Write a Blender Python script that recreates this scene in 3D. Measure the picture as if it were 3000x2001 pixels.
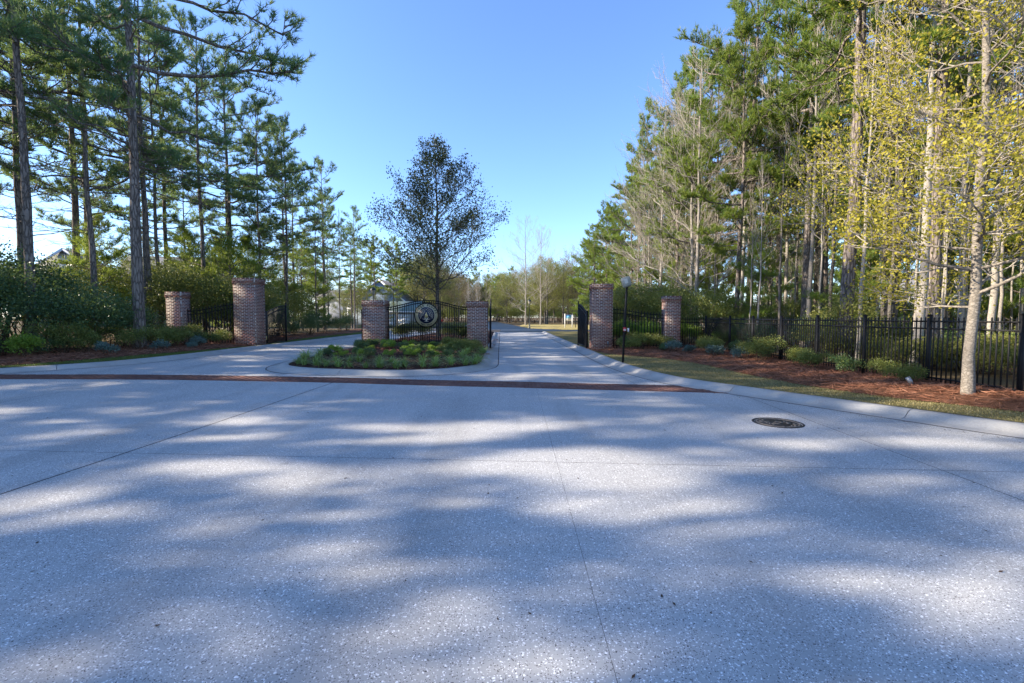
import bpy, bmesh, math, random
import numpy as np
from mathutils import Vector, Matrix, noise as mnoise

# ------------------------------------------------------------------ scene, camera, light
S = bpy.context.scene
for o in list(bpy.data.objects):
    bpy.data.objects.remove(o)
COL = S.collection
R = math.radians

cam = bpy.data.cameras.new('camera')
cam.lens = 16.2; cam.sensor_width = 36.0; cam.clip_start = 0.05; cam.clip_end = 3000
cam_o = bpy.data.objects.new('camera', cam); COL.objects.link(cam_o)
cam_o.location = (0, 0, 1.62); cam_o.rotation_euler = (R(90 - 3.02), 0, 0)
S.camera = cam_o

SUN_EL, SUN_AZ = 25.5, -95.0          # azimuth from +Y, clockwise; -92 = from the left
W = bpy.data.worlds.new('World'); S.world = W; W.use_nodes = True
wn = W.node_tree.nodes; wn.clear()
sky = wn.new('ShaderNodeTexSky'); sky.sky_type = 'NISHITA'; sky.sun_disc = False
sky.sun_elevation = R(SUN_EL); sky.sun_rotation = R(SUN_AZ)
sky.air_density = 1.0; sky.dust_density = 0.25; sky.ozone_density = 5.0
bg = wn.new('ShaderNodeBackground'); bg.inputs[1].default_value = 0.15
wo = wn.new('ShaderNodeOutputWorld')
tint = wn.new('ShaderNodeMix'); tint.data_type = 'RGBA'; tint.blend_type = 'MULTIPLY'; tint.inputs[0].default_value = 1.0; tint.inputs[7].default_value = (.92, .93, 1.04, 1)
W.node_tree.links.new(sky.outputs[0], tint.inputs[6]); W.node_tree.links.new(tint.outputs[2], bg.inputs[0]); W.node_tree.links.new(bg.outputs[0], wo.inputs[0])

sun = bpy.data.lights.new('sun', 'SUN'); sun.energy = 4.9; sun.angle = R(0.5); sun.color = (1.0, 0.88, 0.72)
sun_o = bpy.data.objects.new('sun', sun); COL.objects.link(sun_o)
_d = Vector((math.sin(R(SUN_AZ)) * math.cos(R(SUN_EL)), math.cos(R(SUN_AZ)) * math.cos(R(SUN_EL)), math.sin(R(SUN_EL))))
sun_o.location = _d * 60; sun_o.rotation_euler = _d.to_track_quat('Z', 'Y').to_euler()

S.view_settings.view_transform = 'Standard'; S.view_settings.look = 'None'
S.view_settings.exposure = 1.33; S.view_settings.gamma = 1.0; S.view_settings.use_curve_mapping = False
S.render.engine = 'CYCLES'
S.cycles.max_bounces = 4; S.cycles.transparent_max_bounces = 4; S.cycles.diffuse_bounces = 2; S.cycles.transmission_bounces = 2

# ------------------------------------------------------------------ helpers
def ss(t):
    t = max(0.0, min(1.0, t)); return t * t * (3 - 2 * t)
def gz(x, y):                      # the paving rises gently to the left of the gate
    return 0.2 * ss(-x / 11.0) * ss((y - 6.0) / 10.0)
def nz(x, y, s=1.0, k=0.0):
    return mnoise.noise(Vector((x * s, y * s, k)))
def lz(x, y):                      # land beside the road
    return gz(x, y) + 0.12
def nrm(a):
    return a / np.maximum(np.linalg.norm(a, axis=-1, keepdims=True), 1e-9)

class MB:
    """collects triangles / quads; build() links them as ONE mesh object"""
    def __init__(self):
        self.V = []; self.T = []; self.Q = []; self.TM = []; self.QM = []; self.n = 0
    def add(self, V, T=None, Q=None, m=0):
        V = np.asarray(V, float).reshape(-1, 3); self.V.append(V)
        if T is not None and len(T):
            T = np.asarray(T, int).reshape(-1, 3) + self.n; self.T.append(T); self.TM.append(np.full(len(T), m))
        if Q is not None and len(Q):
            Q = np.asarray(Q, int).reshape(-1, 4) + self.n; self.Q.append(Q); self.QM.append(np.full(len(Q), m))
        self.n += len(V)
    def tube(self, P, r, n=6, m=0, cap=False):
        P = np.asarray(P, float); k = len(P); r = np.broadcast_to(np.asarray(r, float), (k,))
        t = nrm(np.gradient(P, axis=0)); ref = np.array([0.31, 0.17, 0.93]) if abs(t[0, 2]) < .8 else np.array([1., .2, 0])
        u = nrm(np.cross(t, ref)); v = np.cross(t, u)
        a = np.arange(n) * 2 * math.pi / n
        ring = P[:, None, :] + r[:, None, None] * (np.cos(a)[None, :, None] * u[:, None, :] + np.sin(a)[None, :, None] * v[:, None, :])
        i = np.arange(k - 1)[:, None] * n; j = np.arange(n)[None, :]; j2 = (j + 1) % n
        Q = np.stack([i + j, i + j2, i + n + j2, i + n + j], -1).reshape(-1, 4)
        T = None
        if cap:
            T = [(0, q + 1, q) for q in range(1, n - 1)] + [((k - 1) * n, (k - 1) * n + q, (k - 1) * n + q + 1) for q in range(1, n - 1)]
        self.add(ring.reshape(-1, 3), T=T, Q=Q, m=m)
    def box(self, c, s, rz=0.0, m=0, M=None):
        x, y, z = s[0] / 2, s[1] / 2, s[2] / 2
        V = np.array([(-x, -y, -z), (x, -y, -z), (x, y, -z), (-x, y, -z), (-x, -y, z), (x, -y, z), (x, y, z), (-x, y, z)])
        if M is not None: V = V @ np.array(M.to_3x3()).T
        if rz:
            cs, sn = math.cos(rz), math.sin(rz); V = np.stack([V[:, 0] * cs - V[:, 1] * sn, V[:, 0] * sn + V[:, 1] * cs, V[:, 2]], 1)
        self.add(V + np.asarray(c, float), Q=[(0, 3, 2, 1), (4, 5, 6, 7), (0, 1, 5, 4), (1, 2, 6, 5), (2, 3, 7, 6), (3, 0, 4, 7)], m=m)
    def bar(self, a, b, w, h=None, m=0):
        a = Vector(a); b = Vector(b); d = b - a; h = h or w
        M = d.to_track_quat('X', 'Z').to_matrix()
        self.box((a + b) / 2, (d.length, w, h), M=M, m=m)
    def prism(self, poly, z0, z1, m=0, M=None):
        n = len(poly); V = [(x, y, z0) for x, y in poly] + [(x, y, z1) for x, y in poly]
        T = [(0, i + 1, i) for i in range(1, n - 1)] + [(n, n + i, n + i + 1) for i in range(1, n - 1)]
        V = np.array(V, float)
        if M is not None: V = V @ np.array(M.to_3x3()).T + np.array(M.translation)
        self.add(V, T=T, Q=[(i, (i + 1) % n, n + (i + 1) % n, n + i) for i in range(n)], m=m)
    def disc(self, c, r, z0, z1, n=40, m=0, M=None):
        self.prism([(c[0] + r * math.cos(2 * math.pi * i / n), c[1] + r * math.sin(2 * math.pi * i / n)) for i in range(n)], z0, z1, m, M)
    def lathe(self, prof, n=14, m=0, c=(0, 0, 0)):
        k = len(prof); a = np.arange(n) * 2 * math.pi / n
        V = np.array([(r * math.cos(t) + c[0], r * math.sin(t) + c[1], z + c[2]) for r, z in prof for t in a])
        Q = [(i * n + j, i * n + (j + 1) % n, (i + 1) * n + (j + 1) % n, (i + 1) * n + j) for i in range(k - 1) for j in range(n)]
        self.add(V, Q=Q, m=m)
    def loft(self, rows, m=0):
        A = np.asarray(rows, float); k, n, _ = A.shape
        i = np.arange(k - 1)[:, None] * n; j = np.arange(n - 1)[None, :]
        self.add(A.reshape(-1, 3), Q=np.stack([i + j, i + j + 1, i + n + j + 1, i + n + j], -1).reshape(-1, 4), m=m)
    def mesh(self, name, mats, smooth=False):
        me = bpy.data.meshes.new(name)
        V = np.concatenate(self.V) if self.V else np.zeros((0, 3))
        T = np.concatenate(self.T) if self.T else np.zeros((0, 3), int)
        Q = np.concatenate(self.Q) if self.Q else np.zeros((0, 4), int)
        me.vertices.add(len(V)); me.vertices.foreach_set('co', V.astype(np.float32).ravel())
        me.loops.add(T.size + Q.size); me.loops.foreach_set('vertex_index', np.concatenate([T.ravel(), Q.ravel()]).astype(np.int32))
        me.polygons.add(len(T) + len(Q))
        st = np.concatenate([np.arange(len(T)) * 3, T.size + np.arange(len(Q)) * 4]).astype(np.int32)
        me.polygons.foreach_set('loop_start', st)
        mi = np.concatenate(self.TM + self.QM) if (self.TM or self.QM) else np.zeros(0)
        me.polygons.foreach_set('material_index', mi.astype(np.int32))
        if smooth: me.polygons.foreach_set('use_smooth', np.ones(len(T) + len(Q), bool))
        for mm in (mats if isinstance(mats, (list, tuple)) else [mats]): me.materials.append(mm)
        me.update(calc_edges=True); me.validate()
        return me
    def build(self, name, mats, parent=None, smooth=False, loc=None):
        return link(name, self.mesh(name, mats, smooth), parent, loc)

def link(name, me, parent=None, loc=None, rot=None, scale=None):
    o = bpy.data.objects.new(name, me); COL.objects.link(o)
    if parent is not None: o.parent = parent
    if loc is not None: o.location = loc
    if rot is not None: o.rotation_euler = rot
    if scale is not None: o.scale = scale
    return o
def tag(o, label=None, cat=None, group=None, kind=None):
    if label: o['label'] = label
    if cat: o['category'] = cat
    if group: o['group'] = group
    if kind: o['kind'] = kind
    return o
def thing(name, label, cat, loc=(0, 0, 0), rz=0.0, group=None, scale=None):
    o = bpy.data.objects.new(name, None); COL.objects.link(o)
    o.location = loc; o.rotation_euler = (0, 0, rz); o.empty_display_size = .2
    if scale is not None: o.scale = (scale,) * 3 if not isinstance(scale, (tuple, list)) else scale
    return tag(o, label, cat, group)

# ------------------------------------------------------------------ materials
def nmat(name, rough=0.8, spec=0.3):
    m = bpy.data.materials.new(name); m.use_nodes = True
    nt = m.node_tree; b = nt.nodes['Principled BSDF']
    b.inputs['Roughness'].default_value = rough; b.inputs['Specular IOR Level'].default_value = spec
    return m, nt, b
def N(nt, t, **kw):
    n = nt.nodes.new(t)
    for k, v in kw.items():
        if k in n.inputs: n.inputs[k].default_value = v
        else: setattr(n, k, v)
    return n
def L(nt, a, b): nt.links.new(a, b)
def coords(nt, kind='Object', scale=None):
    tc = N(nt, 'ShaderNodeTexCoord'); out = tc.outputs[kind]
    if scale is not None:
        mp = N(nt, 'ShaderNodeMapping'); mp.inputs['Scale'].default_value = scale; L(nt, out, mp.inputs[0]); out = mp.outputs[0]
    return out
def wpos(nt, scale=None):
    g = N(nt, 'ShaderNodeNewGeometry'); out = g.outputs['Position']
    if scale is not None:
        mp = N(nt, 'ShaderNodeMapping'); mp.inputs['Scale'].default_value = scale; L(nt, out, mp.inputs[0]); out = mp.outputs[0]
    return out
def noise(nt, vec, scale, detail=4, rough=.55):
    n = N(nt, 'ShaderNodeTexNoise', Scale=scale, Detail=detail, Roughness=rough); L(nt, vec, n.inputs['Vector']); return n.outputs['Fac']
def ramp(nt, fac, stops, interp='LINEAR'):
    r = N(nt, 'ShaderNodeValToRGB'); r.color_ramp.interpolation = interp
    e = r.color_ramp.elements
    while len(e) < len(stops): e.new(0.5)
    for i, (p, c) in enumerate(stops):
        e[i].position = p; e[i].color = (*c, 1) if len(c) == 3 else c
    L(nt, fac, r.inputs[0]); return r.outputs[0]
def mix(nt, fac, a, b, mode='MIX'):
    m = N(nt, 'ShaderNodeMix', data_type='RGBA', blend_type=mode)
    for s, v in ((0, fac), (6, a), (7, b)):
        if hasattr(v, 'is_linked') or hasattr(v, 'links'): L(nt, v, m.inputs[s])
        else: m.inputs[s].default_value = v if s == 0 else (*v, 1)
    return m.outputs[2]
def bump(nt, b, h, strength=.3, dist=.02):
    n = N(nt, 'ShaderNodeBump', Strength=strength, Distance=dist); L(nt, h, n.inputs['Height']); L(nt, n.outputs[0], b.inputs['Normal'])
def plain(name, col, rough=.6, spec=.4, metal=0.0, var=.12, vs=9.0):
    m, nt, b = nmat(name, rough, spec); b.inputs['Metallic'].default_value = metal
    f = noise(nt, coords(nt), vs, 5)
    c = ramp(nt, f, [(.25, tuple(x * (1 - var) for x in col)), (.75, tuple(min(1, x * (1 + var)) for x in col))])
    L(nt, c, b.inputs['Base Color']); return m

def concrete_mat():
    m, nt, b = nmat('shell_concrete', .82, .25); p = wpos(nt)
    big = noise(nt, p, .35, 5); fine = noise(nt, p, 60, 3)
    base = ramp(nt, big, [(.3, (.35, .345, .33)), (.7, (.46, .455, .435))])
    base = mix(nt, .16, base, ramp(nt, fine, [(.3, (.30, .29, .275)), (.7, (.62, .60, .58))]))
    # stretched, warped shell flecks
    wv = N(nt, 'ShaderNodeTexNoise', Scale=30.0, Detail=2.0); L(nt, p, wv.inputs['Vector'])
    va = N(nt, 'ShaderNodeVectorMath', operation='MULTIPLY_ADD'); L(nt, wv.outputs['Color'], va.inputs[0]); va.inputs[1].default_value = (.032, .032, 0); L(nt, p, va.inputs[2])
    def fleck(scale, thr, keep):
        v = N(nt, 'ShaderNodeTexVoronoi', Scale=scale, voronoi_dimensions='2D'); L(nt, va.outputs[0], v.inputs['Vector'])
        sp = N(nt, 'ShaderNodeSeparateColor'); L(nt, v.outputs['Color'], sp.inputs[0])
        r1 = ramp(nt, v.outputs['Distance'], [(thr * .7, (1, 1, 1)), (thr, (0, 0, 0))])
        r2 = ramp(nt, sp.outputs[0], [(keep, (1, 1, 1)), (keep + .01, (0, 0, 0))])
        return mix(nt, 1.0, r1, r2, 'MULTIPLY')
    c = mix(nt, fleck(58, .24, .22), base, (.84, .84, .83))
    c = mix(nt, fleck(30, .19, .26), c, (.86, .86, .85))
    c = mix(nt, fleck(105, .29, .20), c, (.80, .80, .79))
    c = mix(nt, fleck(60, .22, .20), c, (.075, .07, .07))
    c = mix(nt, fleck(95, .30, .18), c, (.12, .11, .105))
    st = ramp(nt, noise(nt, p, .9, 6, .65), [(.62, (0, 0, 0)), (.78, (1, 1, 1))])
    c = mix(nt, mix(nt, .16, (0, 0, 0), st), c, (.20, .185, .165))
    tr = ramp(nt, noise(nt, wpos(nt, (1.1, .10, 1)), 1.0, 4, .6), [(.50, (0, 0, 0)), (.68, (1, 1, 1))])      # rubber worn in along the lanes
    c = mix(nt, mix(nt, .34, (0, 0, 0), tr), c, (.18, .175, .165))
    oil = ramp(nt, noise(nt, p, 1.7, 3, .5), [(.70, (0, 0, 0)), (.76, (1, 1, 1))])
    c = mix(nt, mix(nt, .32, (0, 0, 0), oil), c, (.12, .115, .11))
    L(nt, c, b.inputs['Base Color']); bump(nt, b, fine, .25, .004); return m
def kerb_mat():
    m, nt, b = nmat('kerb_concrete', .85, .2); p = wpos(nt)
    c = ramp(nt, noise(nt, p, 1.3, 6, .6), [(.3, (.29, .28, .26)), (.7, (.43, .42, .395))])
    c = mix(nt, .2, c, ramp(nt, noise(nt, p, 45, 3), [(.3, (.25, .24, .22)), (.7, (.62, .6, .57))]))
    s = ramp(nt, noise(nt, wpos(nt, (1.5, 1.5, 6)), 2.3, 6, .7), [(.6, (0, 0, 0)), (.75, (1, 1, 1))])
    c = mix(nt, mix(nt, .35, (0, 0, 0), s), c, (.20, .18, .15))
    L(nt, c, b.inputs['Base Color']); bump(nt, b, noise(nt, p, 60, 3), .2, .004); return m
def brick_mat(name, stops, bscale=40):
    m, nt, b = nmat(name, .88, .2); oi = N(nt, 'ShaderNodeObjectInfo')
    g = N(nt, 'ShaderNodeNewGeometry')
    ad = N(nt, 'ShaderNodeMath', operation='ADD'); L(nt, oi.outputs['Random'], ad.inputs[0]); L(nt, g.outputs['Random Per Island'], ad.inputs[1])
    fr = N(nt, 'ShaderNodeMath', operation='FRACT'); L(nt, ad.outputs[0], fr.inputs[0])
    c = ramp(nt, fr.outputs[0], stops)
    f = noise(nt, wpos(nt), 14, 5, .65)
    c = mix(nt, .55, c, ramp(nt, f, [(.3, (.05, .024, .022)), (.7, (.26, .12, .085))]), 'MIX')
    w = ramp(nt, noise(nt, wpos(nt), 5, 5, .7), [(.60, (0, 0, 0)), (.74, (1, 1, 1))])
    c = mix(nt, mix(nt, .22, (0, 0, 0), w), c, (.42, .37, .34))
    L(nt, c, b.inputs['Base Color']); bump(nt, b, noise(nt, wpos(nt), bscale, 4), .5, .006); return m
def bark_mat(name, stops, sc=(7, 7, 1.6), strength=.9, crack=1.0):
    m, nt, b = nmat(name, .92, .15); oi = N(nt, 'ShaderNodeObjectInfo')
    p = coords(nt, 'Object', sc)
    wv = N(nt, 'ShaderNodeTexNoise', Scale=1.5, Detail=3.0); L(nt, p, wv.inputs['Vector'])
    va = N(nt, 'ShaderNodeVectorMath', operation='MULTIPLY_ADD'); L(nt, wv.outputs['Color'], va.inputs[0]); va.inputs[1].default_value = (.7, .7, .7); L(nt, p, va.inputs[2])
    v = N(nt, 'ShaderNodeTexVoronoi', Scale=1.6, feature='DISTANCE_TO_EDGE'); L(nt, va.outputs[0], v.inputs['Vector'])
    cr = ramp(nt, v.outputs['Distance'], [(.0, (0, 0, 0)), (.16, (1, 1, 1))])
    c = ramp(nt, noise(nt, p, 1.2, 6, .65), stops)
    c = mix(nt, cr, tuple(x * (1 - .65 * crack) for x in stops[0][1]), c)
    c = mix(nt, mix(nt, .3, (0, 0, 0), ramp(nt, oi.outputs['Random'], [(0, (0, 0, 0)), (1, (1, 1, 1))])), c, tuple(x * 1.25 for x in stops[-1][1]))
    L(nt, c, b.inputs['Base Color']); bump(nt, b, cr, strength, .03); return m
def leaf_mat(name, stops, trans=.35, tcol=(.35, .42, .06), rough=.5, clump=1.2, rnd=.5):
    m = bpy.data.materials.new(name); m.use_nodes = True; nt = m.node_tree; nt.nodes.clear()
    g = N(nt, 'ShaderNodeNewGeometry'); oi = N(nt, 'ShaderNodeObjectInfo')
    c = ramp(nt, g.outputs['Random Per Island'], stops)
    f = noise(nt, g.outputs['Position'], clump, 3)
    c2 = ramp(nt, f, stops)
    c = mix(nt, .45, c, c2)
    hs = N(nt, 'ShaderNodeHueSaturation')
    mr = N(nt, 'ShaderNodeMapRange'); mr.inputs['To Min'].default_value = 1 - rnd * .5; mr.inputs['To Max'].default_value = 1 + rnd * .5; L(nt, oi.outputs['Random'], mr.inputs[0])
    L(nt, mr.outputs[0], hs.inputs['Value']); L(nt, c, hs.inputs['Color'])
    d = N(nt, 'ShaderNodeBsdfPrincipled'); d.inputs['Roughness'].default_value = rough; d.inputs['Specular IOR Level'].default_value = .25
    L(nt, hs.outputs[0], d.inputs['Base Color'])
    t = N(nt, 'ShaderNodeBsdfTranslucent'); L(nt, mix(nt, .6, hs.outputs[0], tcol), t.inputs['Color'])
    mx = N(nt, 'ShaderNodeMixShader', Fac=trans); L(nt, d.outputs[0], mx.inputs[1]); L(nt, t.outputs[0], mx.inputs[2])
    o = N(nt, 'ShaderNodeOutputMaterial'); L(nt, mx.outputs[0], o.inputs[0]); return m
def soil_mat(name, lo, hi, tip, sc=6.0):
    m, nt, b = nmat(name, .95, .1); p = wpos(nt)
    f = noise(nt, p, sc, 8, .7); st = N(nt, 'ShaderNodeTexNoise', Scale=38.0, Detail=4.0, Distortion=2.5); L(nt, p, st.inputs['Vector'])
    c = ramp(nt, f, [(.3, lo), (.7, hi)])
    c = mix(nt, ramp(nt, st.outputs['Fac'], [(.52, (0, 0, 0)), (.62, (1, 1, 1))]), c, tip)
    big = noise(nt, p, .5, 4)
    c = mix(nt, ramp(nt, big, [(.35, (0, 0, 0)), (.7, (.5, .5, .5))]), c, lo)
    L(nt, c, b.inputs['Base Color']); bump(nt, b, st.outputs['Fac'], .8, .03); return m

M = {}
M['concrete'] = concrete_mat(); M['kerb'] = kerb_mat()
M['bed'] = plain('joint_filler', (.085, .08, .078), .95, .1)
M['brick'] = brick_mat('dark_red_brick', [(0, (.09, .036, .032)), (.3, (.20, .055, .04)), (.55, (.085, .036, .036)), (.75, (.26, .075, .05)), (1, (.34, .13, .08))])
M['paver'] = brick_mat('clay_paver', [(0, (.10, .06, .055)), (.35, (.16, .08, .065)), (.6, (.10, .07, .065)), (.8, (.22, .12, .10)), (1, (.15, .12, .11))])
M['mortar'] = plain('pale_mortar', (.52, .47, .42), .95, .1, var=.2, vs=12)
M['iron'] = plain('black_iron', (.010, .010, .011), .6, .25, var=.2)
M['asphalt'] = plain('grey_road', (.30, .29, .275), .9, .2, var=.15, vs=2)
M['lawn'] = soil_mat('winter_lawn', (.15, .13, .05), (.25, .21, .10), (.33, .28, .15), 5)
M['lawn2'] = soil_mat('green_lawn', (.06, .10, .025), (.11, .15, .045), (.2, .2, .09), 5)
M['straw'] = soil_mat('pine_straw', (.075, .036, .022), (.20, .098, .06), (.33, .17, .105), 4)
M['soil'] = soil_mat('dark_mulch', (.035, .018, .013), (.085, .042, .03), (.15, .075, .05), 8)
M['litter'] = soil_mat('leaf_litter', (.09, .065, .032), (.20, .145, .075), (.30, .21, .11), 3)
M['grass_blade'] = leaf_mat('grass_blade', [(0, (.13, .125, .04)), (.5, (.25, .21, .09)), (1, (.38, .31, .17))], .2, clump=3)
M['grass_green'] = leaf_mat('grass_green', [(0, (.05, .09, .018)), (.6, (.10, .15, .035)), (1, (.22, .2, .08))], .25, clump=3)
M['needle_dry'] = leaf_mat('dry_needle', [(0, (.13, .05, .03)), (.5, (.27, .115, .065)), (1, (.45, .23, .14))], .05, (.3, .12, .06), .7)
M['bark_pine'] = bark_mat('pine_bark', [(.3, (.14, .115, .095)), (.5, (.225, .185, .155)), (.7, (.32, .275, .24))])
M['bark_pale'] = bark_mat('pale_bark', [(.3, (.20, .175, .145)), (.5, (.30, .27, .23)), (.7, (.42, .385, .335))], (9, 9, 16), .25, .15)
M['bark_tan'] = bark_mat('tan_bark', [(.3, (.15, .13, .105)), (.5, (.235, .205, .17)), (.7, (.33, .295, .25))], (9, 9, 16), .3, .25)
M['bark_grey'] = bark_mat('grey_bark', [(.3, (.085, .075, .062)), (.5, (.14, .125, .105)), (.7, (.20, .18, .155))], (10, 10, 4), .5)
M['needle'] = leaf_mat('pine_needle', [(0, (.07, .135, .03)), (.5, (.145, .225, .040)), (.85, (.25, .30, .05)), (1, (.36, .26, .09))], .42, (.46, .54, .07), .45, .8)
M['needle_shade_tint'] = leaf_mat('shade_tinted_pine_needle', [(0, (.05, .125, .080)), (.5, (.085, .185, .095)), (.88, (.18, .25, .075)), (1, (.32, .25, .10))], .42, (.38, .48, .10), .45, .8)  # pine needles again, with the bluish cast of shade put into the colour
M['leaf_oak'] = leaf_mat('oak_leaf', [(0, (.045, .065, .03)), (.6, (.085, .105, .045)), (1, (.16, .14, .06))], .25, (.2, .22, .04), .4)
M['leaf_yellow'] = leaf_mat('yellow_leaf', [(0, (.20, .20, .025)), (.5, (.34, .31, .04)), (1, (.55, .44, .06))], .45, (.6, .5, .06), .5)
M['leaf_olive'] = leaf_mat('olive_leaf', [(0, (.10, .12, .03)), (.5, (.18, .19, .05)), (1, (.30, .27, .09))], .4, (.4, .42, .08), .5)
M['leaf_tan'] = leaf_mat('tan_leaf', [(0, (.15, .12, .06)), (.5, (.23, .18, .09)), (1, (.30, .24, .12))], .35, (.4, .3, .12), .6)
M['leaf_myrtle'] = leaf_mat('myrtle_leaf', [(0, (.04, .095, .06)), (.5, (.075, .145, .065)), (.85, (.18, .22, .05)), (1, (.34, .31, .07))], .25, (.22, .3, .05), .35, 1.0)
M['leaf_azalea'] = leaf_mat('azalea_leaf', [(0, (.065, .11, .03)), (.5, (.14, .18, .045)), (1, (.30, .27, .07))], .28, (.3, .32, .06), .4, 1.5)
M['leaf_bright'] = leaf_mat('bright_leaf', [(0, (.09, .18, .025)), (.5, (.19, .29, .04)), (1, (.32, .38, .08))], .4, (.3, .45, .05), .4, 1.5)
M['leaf_blue'] = leaf_mat('bluegreen_leaf', [(0, (.06, .11, .10)), (.5, (.10, .16, .14)), (1, (.20, .25, .20))], .2, (.2, .3, .2), .5, 2)
M['leaf_liriope'] = leaf_mat('liriope_leaf', [(0, (.12, .21, .05)), (.5, (.24, .35, .08)), (1, (.52, .56, .20))], .3, (.3, .45, .1), .4, 2)
M['stem'] = plain('brown_stem', (.11, .075, .05), .9, .1)
M['twig_pale'] = plain('pale_twig', (.36, .32, .265), .9, .1)

# ------------------------------------------------------------------ the setting: ground, paving, kerbs
def catmull(P, per=8):
    P = np.asarray(P, float); Q = np.vstack([2 * P[0] - P[1], P, 2 * P[-1] - P[-2]]); out = []
    for i in range(1, len(Q) - 2):
        a, b, c, d = Q[i - 1], Q[i], Q[i + 1], Q[i + 2]
        for k in range(per):
            t = k / per
            out.append(.5 * (2 * b + (c - a) * t + (2 * a - 5 * b + 4 * c - d) * t * t + (3 * b - a - 3 * c + d) * t ** 3))
    out.append(P[-1]); return np.array(out)
def resample(P, step):
    s = np.concatenate([[0], np.cumsum(np.linalg.norm(np.diff(P, axis=0), axis=1))])
    n = max(2, int(round(s[-1] / step)) + 1); t = np.linspace(0, s[-1], n)
    return np.stack([np.interp(t, s, P[:, k]) for k in range(P.shape[1])], 1)

b = MB(); rows = []
gx = np.concatenate([[-900, -500, -250], np.linspace(-120, 120, 41), [250, 500, 900]])
gy = np.concatenate([[-300, -120, -40], np.linspace(-20, 220, 41), [400, 800, 1500]])
b.loft([[(x, y, -0.06 + (0.0 if abs(x) < 200 and y < 200 else -.02)) for x in gx] for y in gy])
tag(b.build('ground', M['litter'], smooth=True), kind='structure')

# brick strip edges (front / back), a gentle bend across both lanes
SX = [-60, -20, -13, -7.7, -4.3, 0, 4.0, 9.0, 60]
SF = [9.6, 11.0, 11.2, 11.18, 11.1, 10.55, 9.85, 8.9, 8.0]
SB = [10.6, 11.9, 11.95, 11.97, 11.98, 11.55, 10.85, 9.9, 9.0]
def sf(x): return float(np.interp(x, SX, SF))
def sb(x): return float(np.interp(x, SX, SB))

bm_bed = MB()
xs = np.linspace(-46, 40, 87)
bm_bed.loft([[(x, y, gz(x, y) - .03) for x in xs] for y in np.concatenate([[-16, -8, -2], np.linspace(2, 60, 59)])])
road = tag(bm_bed.build('road', M['bed'], smooth=True), kind='structure')

def slabs(x0, x1, fy0, fy1, nrow, cuts, step=.75):
    bm = bmesh.new(); xs = np.linspace(x0, x1, int((x1 - x0) / step) + 1); grid = []
    for x in xs:
        a, c = fy0(x), fy1(x)
        grid.append([bm.verts.new((x, a + (c - a) * j / nrow, 0)) for j in range(nrow + 1)])
    for i in range(len(xs) - 1):
        for j in range(nrow): bm.faces.new((grid[i][j], grid[i + 1][j], grid[i + 1][j + 1], grid[i][j + 1]))
    for (p, q, w) in cuts:
        d = Vector((q[0] - p[0], q[1] - p[1], 0)).normalized(); n = Vector((-d.y, d.x, 0))
        for s in (-1, 1):
            bmesh.ops.bisect_plane(bm, geom=bm.verts[:] + bm.edges[:] + bm.faces[:], plane_co=Vector((p[0], p[1], 0)) + n * w * s, plane_no=n, dist=1e-5)
        kill = [f for f in bm.faces if abs((f.calc_center_median() - Vector((p[0], p[1], 0))).dot(n)) < w * .99]
        bmesh.ops.delete(bm, geom=kill, context='FACES')
    bm.verts.ensure_lookup_table(); bm.faces.ensure_lookup_table()
    seen = set()
    for f0 in bm.faces:
        if f0.index in seen: continue
        st = [f0]; isl = []; seen.add(f0.index)
        while st:
            f = st.pop(); isl.append(f)
            for e in f.edges:
                for g in e.link_faces:
                    if g.index not in seen: seen.add(g.index); st.append(g)
        vm = {}; V = []; F = []
        for f in isl:
            row = []
            for v in f.verts:
                if v.index not in vm: vm[v.index] = len(V); V.append((v.co.x, v.co.y, gz(v.co.x, v.co.y) + .0))
                row.append(vm[v.index])
            F.append(row)
        ar = sum(f.calc_area() for f in isl)
        if ar < .05: continue
        me = bpy.data.meshes.new('slab'); me.from_pydata(V, [], F)
        me.polygons.foreach_set('use_smooth', [True] * len(F)); me.materials.append(M['concrete']); me.update()
        link('slab', me, road)
    bm.free()
bm_cuts = [((-4.35, 11.0), (-4.69, 4.14), .011), ((.56, 10.35), (.47, 2.09), .0014), ((4.74, 8.23), (4.52, 3.99), .005),
           ((-4.56, 5.43), (4.59, 4.8), .004), ((-9.4, 11), (-9.8, 4), .006), ((-4.5, -.6), (4.6, -1.1), .005), ((-14.5, 11), (-14.9, 4), .006)]
slabs(-40, 34, lambda x: -14.0, sf, 24, bm_cuts, 1.0)
slabs(-40, 34, sb, lambda x: 49.0, 30, [((-1, 21.9), (4, 21.7), .012), ((-12, 22.3), (-7, 22.2), .008), ((-20, 34.3), (10, 34.0), .006), ((3.0, 13), (3.02, 40), .004)], 1.0)

# far roads beyond the gate
fr = MB()
fr.prism([(-60, 49.2), (12, 49.2), (16, 55), (16, 58.5), (6.5, 60), (2.5, 68), (1.2, 84), (-5.5, 167), (-11, 167), (-9.5, 100), (-12, 66), (-18, 60), (-60, 58)], -.055, -.02)
tag(fr.build('far_road', M['asphalt']), kind='structure')

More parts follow.
